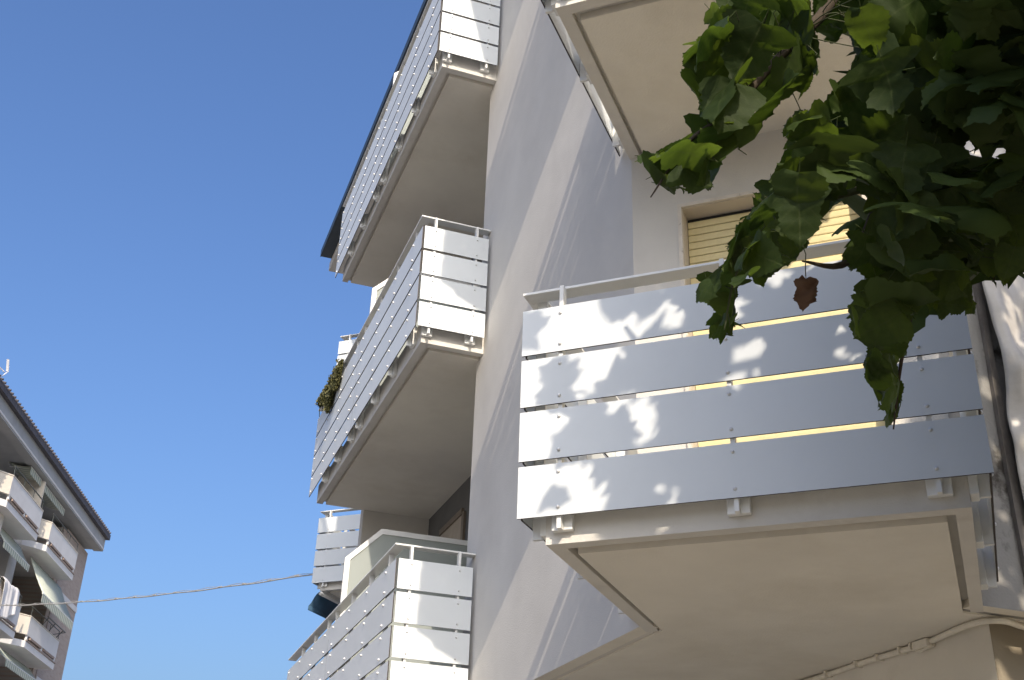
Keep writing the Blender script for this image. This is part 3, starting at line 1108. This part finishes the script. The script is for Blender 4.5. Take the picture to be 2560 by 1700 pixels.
def awning(name, top_o, top_z, bot_o, bot_z, a0, a1, val, label, sk=0.0):
    e = empty(name, FG(top_o, (a0 + a1) / 2, top_z), label, 'awning', 'awnings on the brick house')
    m = MB()
    n = 8
    for i in range(n + 1):
        f = i / n
        sag = 0.05 * math.sin(math.pi * f)
        for a in (a0, a1):
            m.v.append(FG(top_o + (bot_o - top_o) * f, a + sk * f, top_z + (bot_z - top_z) * f - sag))
    for i in range(n):
        m.f.append((2 * i, 2 * i + 1, 2 * i + 3, 2 * i + 2))
        m.mi.append(0)
    o = build('canopy', m, M['awning'], e, smooth=True)
    sd = o.modifiers.new('thick', 'SOLIDIFY')
    sd.thickness = 0.01
    v = MB()
    nseg = int((a1 - a0) / 0.16)
    for i in range(nseg):
        b0 = a0 + sk + (a1 - a0) * i / nseg
        b1 = a0 + sk + (a1 - a0) * (i + 0.92) / nseg
        bm_ = (b0 + b1) / 2
        v.poly([FG(bot_o + 0.01, b0, bot_z), FG(bot_o + 0.01, b1, bot_z), FG(bot_o + 0.01, b1, bot_z - val * 0.8), FG(bot_o + 0.01, bm_, bot_z - val), FG(bot_o + 0.01, b0, bot_z - val * 0.8)], G2 * 0.006)
    build('valance', v, M['awning'], e, kind='stuff')
    build('front_bar', MB().tube([FG(bot_o, a0 + sk, bot_z), FG(bot_o, a1 + sk, bot_z)], 0.02, 8), M['alu'], e)
    build('arm', MB().tube([FG(top_o, a0 + 0.15, top_z - .1), FG(bot_o, a0 + sk + 0.15, bot_z)], 0.015, 6), M['alu'], e)
    return e


awning('striped_awning', -12.45, 12.05, -11.55, 10.68, 37.15, 40.95, 0.30, 'sunlit striped awning let down between the two small balconies', -0.85)
awning('striped_awning', -12.55, 12.10, -12.15, 11.52, 33.7, 36.35, 0.22, 'shaded striped awning under the left upper balcony')
awning('striped_awning', -12.9, 14.28, -12.2, 14.16, 34.6, 38.7, 0.24, 'rolled awning fringe under the eaves')
awning('striped_awning', -12.55, 9.03, -12.15, 8.62, 36.2, 39.9, 0.22, 'shaded striped awning below the lower small balcony')

# sheet over the parapet
shv, shf = [], []
nu, nv = 22, 24
for i in range(nu + 1):
    for j in range(nv + 1):
        f, h = i / nu, j / nv
        a = 33.8 + 1.5 * f + 0.10 * h * (f - 0.5)
        l = -0.30 + (1.22 + 0.16 * math.sin(4.2 * f + 0.5)) * h
        fold = 0.05 * math.sin(f * 15 + 1.5 * h) * min(1.0, 0.25 + abs(l)) + 0.02 * math.sin(f * 37 + 3 * h)
        if l < 0:
            o, z = -12.06 + fold * 0.4, 10.46 + l
        else:
            o, z = -11.90 + fold + 0.04 * l, 10.46 - l
        if abs(l) < 0.07:
            o = -11.98 + 0.9 * l
            z = 10.47
        shv.append(tuple(FG(o, a, z + 0.02 * math.sin(9 * f))))
for i in range(nu):
    for j in range(nv):
        q = i * (nv + 1) + j
        shf.append((q, q + 1, q + nv + 2, q + nv + 1))
me = bpy.data.meshes.new('bed_sheet')
me.from_pydata(shv, [], shf)
me.polygons.foreach_set('use_smooth', [True] * len(shf))
me.materials.append(M['cloth'])
sh = link('bed_sheet', me)
sd = sh.modifiers.new('thick', 'SOLIDIFY')
sd.thickness = 0.006
tag(sh, 'white bed sheet hung out over the left balcony of the brick house', 'sheet')

# folding drying rack on the lower small balcony
dr = MB()
for a0, z0 in ((38.1, 10.35), (38.9, 10.35)):
    dr.tube([FG(-11.9, a0, 10.1), FG(-11.75, a0, z0)], 0.015, 6)
dr.tube([FG(-11.75, 38.0, 10.35), FG(-11.75, 40.2, 10.36)], 0.018, 6)
dr.tube([FG(-11.75, 40.2, 10.36), FG(-11.95, 39.5, 10.12)], 0.015, 6)
dr.tube([FG(-11.75, 39.9, 10.35), FG(-11.95, 39.95, 10.12)], 0.015, 6)
dro = build('drying_rack', dr, M['rail'])
tag(dro, 'dark metal drying rack clipped over the lower small balcony', 'drying rack')

# antenna on the roof
an = empty('roof_antenna', FG(-13.2, 32.4, 15.3), 'small white antenna standing on the dark roof at the left edge', 'antenna')
build('mast', MB().tube([FG(-13.2, 32.2, 15.2), FG(-13.2, 32.2, 16.5)], 0.025, 8), M['antenna'], an)
build('boom', MB().tube([FG(-13.05, 31.9, 16.42), FG(-13.05, 32.86, 16.53)], 0.02, 8), M['antenna'], an)
b = MB()
b.poly([FG(-13.0, 32.84, 16.55), FG(-13.0, 32.66, 16.88), FG(-12.9, 32.60, 16.84), FG(-12.9, 32.78, 16.52)], G1 * 0.03)
b.poly([FG(-13.0, 32.84, 16.50), FG(-13.0, 32.58, 16.24), FG(-12.9, 32.52, 16.28), FG(-12.9, 32.78, 16.52)], G1 * 0.03)
build('reflector', b, M['antenna'], an)

# ------------------------------------------------------------------ the tree
tree = empty('broadleaf_tree', (3.1, 1.0, 0.0), 'leafy tree hanging dark green branches into the upper right of the picture', 'tree')


def leaf_mesh(name, seed, rows_=23, lobed=0.0, curl=0.25, fold=0.25, material=None, ncol=5):
    r_ = random.Random(seed)
    m = MB()
    us = [-1 + 2 * c / (ncol - 1) for c in range(ncol)]
    for i in range(rows_ + 1):
        v = i / rows_
        w_ = 0.50 * (math.sin(math.pi * v ** 0.56) ** 0.80 if 0 < v < 1 else 0.0)
        w_ *= 1 + lobed * 0.75 * math.cos(2 * math.pi * (v * 1.75 - 0.30))
        if v > 0.8:
            w_ *= 1 - 0.55 * (v - 0.8) / 0.2
        tooth = (r_.uniform(0.012, 0.040) if i % 2 else -r_.uniform(0.006, 0.022)) * (1 if 0.08 < v < 0.96 else 0)
        zc = -curl * v * v + 0.04 * math.sin(5 * v + seed)
        side = {}
        for sgn in (-1, 1):
            side[sgn] = max(0.0, w_ + tooth + r_.uniform(-0.01, 0.012)) if 0 < i < rows_ else 0.006
        for u_ in us:
            sgn = 1 if u_ > 0 else -1
            ww = (side[sgn] if abs(u_) == 1 else w_ if 0 < i < rows_ else 0.006) * abs(u_)
            yy = v - (0.10 * (1 - v) * u_ * u_ if 0 < i else 0)
            zz = zc + fold * ww * 0.8 - curl * 1.3 * ww * ww * (1 + 0.8 * sgn * math.sin(seed)) + 0.05 * abs(u_) * math.sin(8 * v + 1.5 * sgn + seed) + 0.018 * (1 - u_ * u_) * math.sin(24 * v - 9 * ww)
            m.v.append(Vector((sgn * ww, yy, zz)))
    for i in range(rows_):
        for c in range(ncol - 1):
            q_ = ncol * i + c
            m.f.append((q_, q_ + 1, q_ + ncol + 1, q_ + ncol))
            m.mi.append(0)
    # petiole
    i0 = len(m.v)
    m.v += [Vector((-0.012, 0.02, 0)), Vector((0.012, 0.02, 0)), Vector((0.008, -0.22, 0.05)), Vector((-0.008, -0.22, 0.05)), Vector((0, 0.02, -0.02)), Vector((0, -0.22, 0.035))]
    m.f += [(i0, i0 + 1, i0 + 2, i0 + 3), (i0 + 1, i0 + 4, i0 + 5, i0 + 2), (i0 + 4, i0, i0 + 3, i0 + 5)]
    m.mi += [0, 0, 0]
    me = m.mesh(name, material or M['leaf'], True, recalc=False)
    return me


LV = [leaf_mesh('leaf', i, 23, lobed=(0.0, 0.25, 0.5, 0.1, 0.35, 0.6, 0.15, 0.4)[i], curl=(0.15, 0.45, 0.3, 0.6, 0.25, 0.5, 0.1, 0.35)[i], fold=(0.2, 0.5, 0.1, 0.35, 0.6, 0.15, 0.3, 0.45)[i]) for i in range(8)]
LP = [np.array([v.co[:] for v in me.vertices]) for me in LV]
NB = 5 * 24                                                       # blade vertices


def q2(pts):
    return [(x * 2560 / 2361.0, y * 2560 / 2361.0) for x, y in pts]


MASS = q2([(1866, -60), (1874, 58), (1907, 115), (1944, 78), (1944, 41), (1965, 45), (1950, 82), (1969, 107), (1959, 177), (1915, 173), (1911, 226), (1891, 243), (1812, 263), (1802, 296), (1812, 342), (1821, 362), (1780, 375), (1784, 408), (1734, 424), (1734, 486), (1689, 511), (1697, 539), (1660, 576), (1685, 593), (1600, 650), (1605, 712), (1640, 695), (1648, 705), (1620, 802), (1700, 768), (1692, 690), (1720, 640), (1775, 682), (1762, 640), (1815, 612), (1868, 560), (1866, 515), (1895, 515), (1924, 474), (1961, 445), (1985, 436), (2018, 469), (2018, 494), (1948, 535), (1961, 548), (1936, 577), (1944, 632), (1994, 618), (1998, 645), (1952, 700), (1962, 785), (1998, 790), (1988, 858), (2015, 910), (2040, 1006), (2078, 965), (2065, 940), (2090, 930), (2075, 880), (2070, 835), (2112, 790), (2100, 735), (2122, 722), (2112, 680), (2160, 725), (2250, 732), (2240, 645), (2225, 605), (2300, 640), (2310, 672), (2330, 660), (2361, 620), (2450, 640), (2450, -60)])
GAP = q2([(2212, 365), (2226, 318), (2238, 298), (2300, 330), (2340, 338), (2332, 355), (2280, 364), (2258, 378), (2247, 402), (2222, 394)])
SPRIG = q2([(1630, -60), (1632, 60), (1568, 118), (1570, 190), (1600, 225), (1606, 272), (1578, 292), (1576, 312), (1478, 350), (1488, 402), (1510, 412), (1478, 470), (1490, 484), (1522, 432), (1560, 472), (1574, 458), (1580, 442), (1642, 442), (1648, 410), (1692, 352), (1742, 304), (1792, 258), (1800, 228), (1842, 222), (1892, 168), (1900, 110), (1872, 75), (1868, -60)])


SG1 = q2([(1685, 96), (1700, 84), (1725, 82), (1722, 100), (1690, 106)])
SG2 = q2([(1640, 128), (1660, 118), (1672, 132), (1668, 150), (1650, 152)])
HOLES = [q2([(2270, 90), (2284, 104), (2274, 128), (2266, 118)]), q2([(2268, 150), (2280, 148), (2278, 172), (2268, 168)]), q2([(2072, 312), (2096, 322), (2108, 340), (2090, 336)]), q2([(2025, 314), (2046, 313), (2030, 322)]), q2([(2058, 440), (2064, 446), (2057, 454)])]


def inpoly(pts, poly):
    x = pts[:, 0]
    y = pts[:, 1]
    r = np.zeros(len(pts), bool)
    n = len(poly)
    j = n - 1
    for i in range(n):
        xi, yi = poly[i]
        xj, yj = poly[j]
        c = ((yi > y) != (yj > y))
        with np.errstate(divide='ignore', invalid='ignore'):
            r ^= c & (x < (xj - xi) * (y - yi) / (yj - yi + 1e-12) + xi)
        j = i
    return r


Rn, Un, Fn, Cn = (np.array(v[:]) for v in (R, U, F, CAMPOS))


def pxs(P):
    d = P - Cn
    k = d @ Fn
    return np.stack([1280 + FPX * (d @ Rn) / k, 850 - FPX * (d @ Un) / k], 1)


def basis(nrm, tip):
    nrm = nrm.normalized()
    tip = (tip - nrm * tip.dot(nrm)).normalized()
    sd = tip.cross(nrm)
    return np.array([sd[:], tip[:], nrm[:]]).T                    # columns: leaf x, y (tip), z (normal)


def rv(a=1.0):
    return Vector((random.gauss(0, a), random.gauss(0, a), random.gauss(0, a)))


nleaf = 0
placed = []


def raster(poly, gaps):
    gx = np.arange(-60, 2720, 3.0)
    gy = np.arange(-90, 1760, 3.0)
    GX, GY = np.meshgrid(gx, gy)
    P = np.stack([GX.ravel(), GY.ravel()], 1)
    m = inpoly(P, poly)
    for gp in gaps:
        m &= ~inpoly(P, gp)
    return m.reshape(GX.shape)


def look(mask, p):
    i = np.clip(((p[:, 1] + 90) / 3).astype(int), 0, mask.shape[0] - 1)
    j = np.clip(((p[:, 0] + 60) / 3).astype(int), 0, mask.shape[1] - 1)
    return mask[i, j]


def fill(poly, gaps, count, d0, d1, size0, size1, cell=13, tries=30, loose=0.90, flat=1.0):
    """grow leaves inside one bough's outline, each at its own depth, until the bough is closed"""
    mask = raster(poly, gaps)
    cells = np.array([(x, y) for y in np.arange(-45, 1150, cell) for x in np.arange(1500, 2620, cell)])
    cells = cells[look(mask, cells)]
    cov = np.zeros(len(cells), bool)
    done = fails = 0
    while done < count and not cov.all() and fails < 900:
        c = cells[random.choice(np.flatnonzero(~cov))]
        best = None
        rr = ray(c[0], c[1])
        for k in range(tries):
            depth = random.uniform(d0, d1)
            size = random.uniform(size0, size1) * (1.0 if k < tries * 0.6 else 0.7)
            base = CAMPOS + rr * (depth / rr.dot(F))
            if random.random() < flat:
                nrm = Vector((0.15, 0, 1.0)) + rv(0.38)
            else:
                nrm = -rr * random.choice((-1, 1)) * 0.9 + Vector((0, 0, 0.45)) + rv(0.4)
            tip = Vector((0, 0, -1)) * 0.9 - R * random.uniform(-0.3, 0.7) - F * 0.5 + rv(0.5)
            B_ = basis(nrm, tip)
            li = random.randrange(8)
            off = B_ @ np.array((random.uniform(-.25, .25), random.uniform(.2, .8), 0)) * size
            org = np.array(base[:]) - off
            p = pxs(org + (LP[li][:NB] * size) @ B_.T)
            frac = look(mask, p).mean()
            if frac < loose:
                continue
            hull = np.concatenate([p[0:NB:5], p[4:NB:5][::-1]])
            near = np.flatnonzero((np.abs(cells - p.mean(0)) < 130).all(1))
            cc = near[inpoly(cells[near], [tuple(h) for h in hull])]
            gain = (~cov[cc]).sum() + 0.15 * len(cc) + 20 * (frac - 0.9)
            if best is None or gain > best[0]:
                best = (gain, org, B_, li, size, cc)
        if best is None:
            fails += 1
            continue
        cov[best[5]] = True
        done += 1
        placed.append(best[1:5])
    return done


print('T before fill', time.time() - _T0)
n1 = fill(SPRIG, [SG1, SG2], 46, 2.30, 2.60, 0.08, 0.135, cell=11, loose=0.94, flat=0.75)
for k in range(26):
    hx, hy = random.uniform(1720, 2330), random.uniform(20, 640)
    HOLES.append(q2([(hx + random.uniform(5, 12) * math.cos(a_ * 2.1), hy + random.uniform(5, 12) * math.sin(a_ * 2.1)) for a_ in range(3)]))
mass_mask = raster(MASS, [GAP] + HOLES)
n2 = fill(MASS, [GAP] + HOLES, 250, 2.25, 3.05, 0.065, 0.122, cell=11, loose=0.95, flat=0.3)
for (org, B_, li, size) in placed[:299]:
    o = bpy.data.objects.new('leaf', LV[li])
    COL.objects.link(o)
    o.parent = tree
    o.matrix_parent_inverse = Matrix.Translation(-ABS(tree))
    mm = Matrix(B_.tolist()).to_4x4()
    o.matrix_basis = Matrix.Translation(Vector(org)) @ mm @ Matrix.Scale(size, 4)
print('leaves', n1, n2, time.time() - _T0)

# the withered leaf on its thread
dl = leaf_mesh('withered_leaf', 24, 23, lobed=0.30, curl=0.45, fold=0.45, material=M['deadleaf'])
for v_ in dl.vertices[:120]:
    x_, y_ = v_.co.x, v_.co.y
    v_.co.z += 0.13 * math.sin(9 * x_ + 4 * y_) + 0.09 * math.sin(13 * y_ - 7 * x_) + 0.05 * math.sin(23 * x_ + 11 * y_)
    v_.co.x *= 0.62 + 0.75 * y_ + 0.05 * math.sin(19 * y_)
    v_.co.y += 0.04 * math.sin(15 * x_ + 1.0)
rr = ray(1858 * 1.0843, 640 * 1.0843)
pd = CAMPOS + rr * (2.45 / rr.dot(F))
o = link('leaf', dl, tree)
o['label'] = 'withered brown leaf dangling alone from a thin stalk'
B_ = basis(-rr + R * 0.3 + Vector((0, 0, .2)), Vector((0, 0, -1)) + R * 0.1)
o.matrix_basis = Matrix.Translation(pd) @ Matrix(B_.tolist()).to_4x4() @ Matrix.Scale(0.066, 4)
tw = MB().tube([pd + Vector((0, 0, 0.004)), pd + Vector((0.002, 0, 0.03)), pd + Vector((0.006, 0.0, 0.06)), pd + Vector((0.004, 0.01, 0.10))], 0.0012, 5)
build('stalk', tw, M['twig'], tree)


# limbs and twigs
def at(xd, yd, depth):
    rr = ray(xd * 1.0843, yd * 1.0843)
    return CAMPOS + rr * (depth / rr.dot(F))


def curve(pts, n=6):
    out = []
    for i in range(len(pts) - 1):
        p0 = pts[max(0, i - 1)]
        p1, p2 = pts[i], pts[i + 1]
        p3 = pts[min(len(pts) - 1, i + 2)]
        for j in range(n):
            f = j / n
            out.append(0.5 * (2 * p1 + (p2 - p0) * f + (2 * p0 - 5 * p1 + 4 * p2 - p3) * f * f + (3 * p1 - p0 - 3 * p2 + p3) * f ** 3))
    out.append(pts[-1])
    return out


trunk = [Vector((3.1, 1.0, -0.1)), Vector((3.08, 1.02, 0.8)), Vector((3.0, 1.08, 1.8)), Vector((2.86, 1.2, 2.8)), Vector((2.7, 1.3, 3.6)), Vector((2.6, 1.3, 4.6)), Vector((2.45, 1.2, 5.6))]
tc_ = curve(trunk)
build('trunk', MB().tube(tc_, [0.17 * (1 - 0.75 * i / len(tc_)) + 0.015 * math.sin(i * 1.3) for i in range(len(tc_))], 12), M['bark'], tree, smooth=True)


LIMBPTS = []


def limb(pts, r0, r1, name='limb'):
    c = curve(pts)
    LIMBPTS.extend(c)
    build(name, MB().tube(c, [r0 + (r1 - r0) * i / (len(c) - 1) for i in range(len(c))], 7), M['bark'] if r0 > 0.012 else M['twig'], tree, smooth=True)


limb([Vector((2.84, 1.22, 2.9)), Vector((2.5, 1.6, 3.3)), at(2300, 60, 2.8), at(2150, 220, 2.8), at(2050, 420, 2.75), at(1960, 600, 2.7), at(1850, 602, 2.55)], 0.05, 0.002)
limb([Vector((2.7, 1.3, 3.6)), Vector((2.3, 1.8, 3.75)), at(2080, -130, 2.75), at(1890, 40, 2.55), at(1780, 150, 2.48), at(1680, 260, 2.45), at(1590, 325, 2.42), at(1500, 455, 2.4)], 0.022, 0.0014)
limb([at(2150, 220, 2.8), at(2180, 420, 2.75), at(2120, 640, 2.7), at(2080, 820, 2.7), at(2060, 990, 2.68)], 0.014, 0.0018)
limb([at(2050, 420, 2.75), at(1880, 470, 2.65), at(1760, 540, 2.6), at(1700, 620, 2.55), at(1670, 760, 2.5)], 0.010, 0.0016)
limb([at(2300, 60, 2.8), at(2330, 300, 2.9), at(2300, 520, 2.9), at(2290, 650, 2.9)], 0.014, 0.003)
limb([Vector((2.7, 1.3, 3.6)), Vector((2.3, 1.5, 4.2)), Vector((1.9, 2.0, 4.7)), Vector((1.7, 2.6, 5.0))], 0.06, 0.008)
limb([Vector((2.6, 1.3, 4.4)), Vector((2.9, 2.0, 4.8)), Vector((2.9, 2.6, 4.9))], 0.05, 0.008)
limb([Vector((2.5, 1.25, 5.2)), Vector((1.9, 0.9, 5.6)), Vector((1.3, 1.0, 5.8))], 0.04, 0.008)

TWG = MB()
for (org, B_, li, size) in placed:
    p = Vector(org) - Vector(B_[:, 1]) * size * 0.2 + Vector(B_[:, 2]) * size * 0.045
    q = min(LIMBPTS, key=lambda c: (c - p).length)
    mid = (p + q) / 2 + Vector((0, 0, 0.02)) + rv(0.008)
    smp = np.array([px(x_) for x_ in (p, (p + mid) / 2, mid, (mid + q) / 2, q)])
    if 0.02 < (q - p).length < 0.24 and (inpoly(smp, MASS) | inpoly(smp, SPRIG)).all():
        TWG.tube(curve([p, mid, q], 3), [0.0011, 0.0011, 0.0012, 0.0013, 0.0014, 0.0016, 0.0018], 5, cap=False)
build('twigs', TWG, M['twig'], tree, smooth=True, kind='stuff')

# the crown overhead, above the picture: it throws the dapples on the nearest balcony
S3 = SUN
DAP = [(400, 440, 120, 62), (300, 480, 90, 50), (520, 545, 140, 42), (700, 480, 62, 24), (470, 380, 60, 36), (620, 640, 105, 36), (510, 760, 36, 50), (145, 700, 40, 55), (150, 905, 38, 80), (215, 1090, 120, 110), (190, 1330, 140, 160), (450, 1360, 66, 110), (500, 1500, 60, 60), (960, 330, 34, 36), (975, 440, 60, 24), (1360, 640, 40, 34), (1310, 755, 26, 18), (790, 1070, 36, 45), (960, 1420, 40, 55), (830, 890, 12, 18), (660, 905, 26, 26), (370, 590, 70, 40), (300, 1010, 80, 40), (1490, 640, 20, 60), (215, 780, 22, 30), (1330, 380, 40, 22), (1500, 200, 50, 30), (230, 1560, 170, 60), (420, 1640, 60, 40), (1920, 560, 34, 60)]


def to_sz(x, y):
    u, v = 1250 + x / 2.24, 600 + y / 2.24
    d = ray(u, v)
    k = (4.3396 - CAMPOS.dot(E4)) / d.dot(E4)
    P = CAMPOS + d * k
    return P.dot(ES), P.z


DAPS = []
for (x, y, rx, ry) in DAP:
    s, z = to_sz(x, y)
    s2, z2 = to_sz(x + rx, y)
    s3, z3 = to_sz(x, y + ry)
    kk = 0.88 if rx > 60 else 1.0
    DAPS.append((s, z, abs(s2 - s) * kk, abs(z3 - z) * kk))
DA = np.array(DAPS)


def shadow_sz(P):
    k = (4.3396 - P.dot(E4)) / S3.dot(E4)
    Q = P + S3 * k
    return Q.dot(ES), Q.z


sp_c = at(1690, 230, 2.45)
FOL = MB()
LR = [leaf_mesh('crown_leaf', 40 + i, 7, lobed=0.3, curl=0.3 + 0.1 * i, fold=0.3, ncol=3) for i in range(4)]
LRV = [[v.co.copy() for v in me.vertices][:24] for me in LR]
nf = 0
tri = 0
while nf < 5200 and tri < 90000:
    tri += 1
    s = random.uniform(-1.79, 3.2)
    z = random.uniform(1.6, 4.62) if s < 0.88 else random.uniform(1.6, 7.6)
    k = random.uniform(1.25, 4.1)
    if s < 0.88 and z > 4.25 + 0.3 * math.sin(5.0 * s) and random.random() < 0.75:
        continue
    P = ES * s + E4 * 4.3396 + Vector((0, 0, z)) - S3 * k
    if P.z < 3.1 or P.y < 0.1:
        continue
    # the lit left edge of the balcony and the streaked wall stay in the sun
    if s < -1.69 and not (3.68 < z < 4.3):
        continue
    u, v = px(P)
    if -140 < u < 2700 and -110 < v < 1800:
        pp = np.array([(u + dx, v + dy) for dx, dy in ((-70, 0), (70, 0), (0, -70), (0, 70))])
        if not look(mass_mask, pp).all():
            continue
    size = random.uniform(0.10, 0.17)
    ext = np.where(DA[:, 2] < 0.06, size * 0.55, size * 0.27)
    dd = ((s - DA[:, 0]) / (DA[:, 2] + ext)) ** 2 + ((z - DA[:, 1]) / (DA[:, 3] + ext)) ** 2
    if (dd < 1).any():
        continue
    rel = P - sp_c
    if (rel - S3 * rel.dot(S3)).length < 0.60 and rel.dot(S3) < 0:
        continue
    nrm = Vector((0, 0, 1)) * 0.6 - S3 * 0.7 + rv(0.5)
    B_ = basis(nrm, Vector((0, 0, -0.5)) + rv(0.7))
    Bm = Matrix(B_.tolist())
    lv = random.choice(LRV)
    i0 = len(FOL.v)
    for vv in lv:
        FOL.v.append(P + Bm @ (vv - Vector((0, 0.5, 0))) * size)
    for r_ in range(7):
        a = i0 + 3 * r_
        FOL.f += [(a, a + 1, a + 4, a + 3), (a + 1, a + 2, a + 5, a + 4)]
        FOL.mi += [0, 0]
    nf += 1
# leaves added just above the dark bough to keep it in shade
mass_leaves = placed[n1:]
for k in range(2400):
    P = Vector(random.choice(mass_leaves)[0]) - S3 * random.uniform(0.18, 1.5) + rv(0.07)
    u, v = px(P)
    if -140 < u < 2700 and -110 < v < 1800:
        pp = np.array([(u + dx, v + dy) for dx, dy in ((-55, 0), (55, 0), (0, -55), (0, 55), (0, 0), (-30, -30), (30, 30), (30, -30), (-30, 30))])
        if not look(mass_mask, pp).all():
            continue
    s, z = shadow_sz(P)
    rel = P - sp_c
    if z > 3.2 or ((rel - S3 * rel.dot(S3)).length < 0.40 and rel.dot(S3) < 0):
        continue
    dp = (P - CAMPOS).dot(F)
    if -140 < u < 2700 and -110 < v < 1800 and dp < 2.1:
        continue
    size = random.uniform(0.085, 0.135)
    Bm = Matrix(basis(Vector((0, 0, 0.6)) - S3 * 0.7 + rv(0.4), Vector((0, 0, -0.5)) + rv(0.7)).tolist())
    lf = LP[random.randrange(8)][:NB]
    i0 = len(FOL.v)
    for vv in lf:
        FOL.v.append(P + Bm @ (Vector(vv) - Vector((0, 0.5, 0))) * size)
    for r_ in range(23):
        for c_ in range(4):
            a = i0 + 5 * r_ + c_
            FOL.f.append((a, a + 1, a + 6, a + 5))
            FOL.mi.append(0)
# unseen crown leaves added over and behind the viewer to dim the bough
for k in range(9000):
    if k < 600:
        P = Vector((random.gauss(2.3, 0.75), random.gauss(0.7, 0.55), random.gauss(4.7, 0.6)))
    else:
        a_, r_ = random.uniform(0, 2 * math.pi), 3.7 * math.sqrt(random.random())
        P = Vector((2.5 + r_ * math.cos(a_), -0.9 + r_ * math.sin(a_), 0))
        P.z = 2.85 - 0.045 * r_ * r_ + 0.25 * math.sin(3 * P.x + 2 * P.y) + abs(random.gauss(0, 0.9)) * (1 - r_ / 7)
    s, z = shadow_sz(P)
    u, v = px(P)
    dp = (P - CAMPOS).dot(F)
    mg = 180 + 700 / max(dp, 0.2)
    off_side = False
    for sh in (-1.0, 1.0):                                       # keep the near twigs clear of a viewer who steps aside
        u2, v2 = px(P - R * sh)
        if dp > 0 and -150 < u2 < 1750 and -250 < v2 < 1800:
            off_side = True
    if off_side or (P.x < 0.8 and P.y > -1.5) or (P - CAMPOS).length < 1.3 or (dp > 0 and -mg < u < 2560 + mg and -mg < v < 1700 + mg):
        continue
    if z > 4.4 or (s < -1.5 and z > 2.0):
        continue
    rel = P - sp_c
    if (rel - S3 * rel.dot(S3)).length < 0.60:
        continue
    size = random.uniform(0.14, 0.22) if k >= 600 else random.uniform(0.10, 0.17)
    ext = size * 0.36
    dd = ((s - DA[:, 0]) / (DA[:, 2] + ext)) ** 2 + ((z - DA[:, 1]) / (DA[:, 3] + ext)) ** 2
    if (dd < 1).any():
        continue
    Bm = Matrix(basis(Vector((0, 0, 1)) + rv(0.5), Vector((0, 0, -0.5)) + rv(0.7)).tolist())
    lv = random.choice(LRV)
    i0 = len(FOL.v)
    for vv in lv:
        FOL.v.append(P + Bm @ (vv - Vector((0, 0.5, 0))) * size)
    for r_ in range(7):
        a = i0 + 3 * r_
        FOL.f += [(a, a + 1, a + 4, a + 3), (a + 1, a + 2, a + 5, a + 4)]
        FOL.mi += [0, 0]
build('crown', FOL, M['crown'], tree, smooth=True, kind='stuff', recalc=False)  # dapple-casting crown and the added shading leaves in one mesh
print('crown leaves', nf, tri, time.time() - _T0)
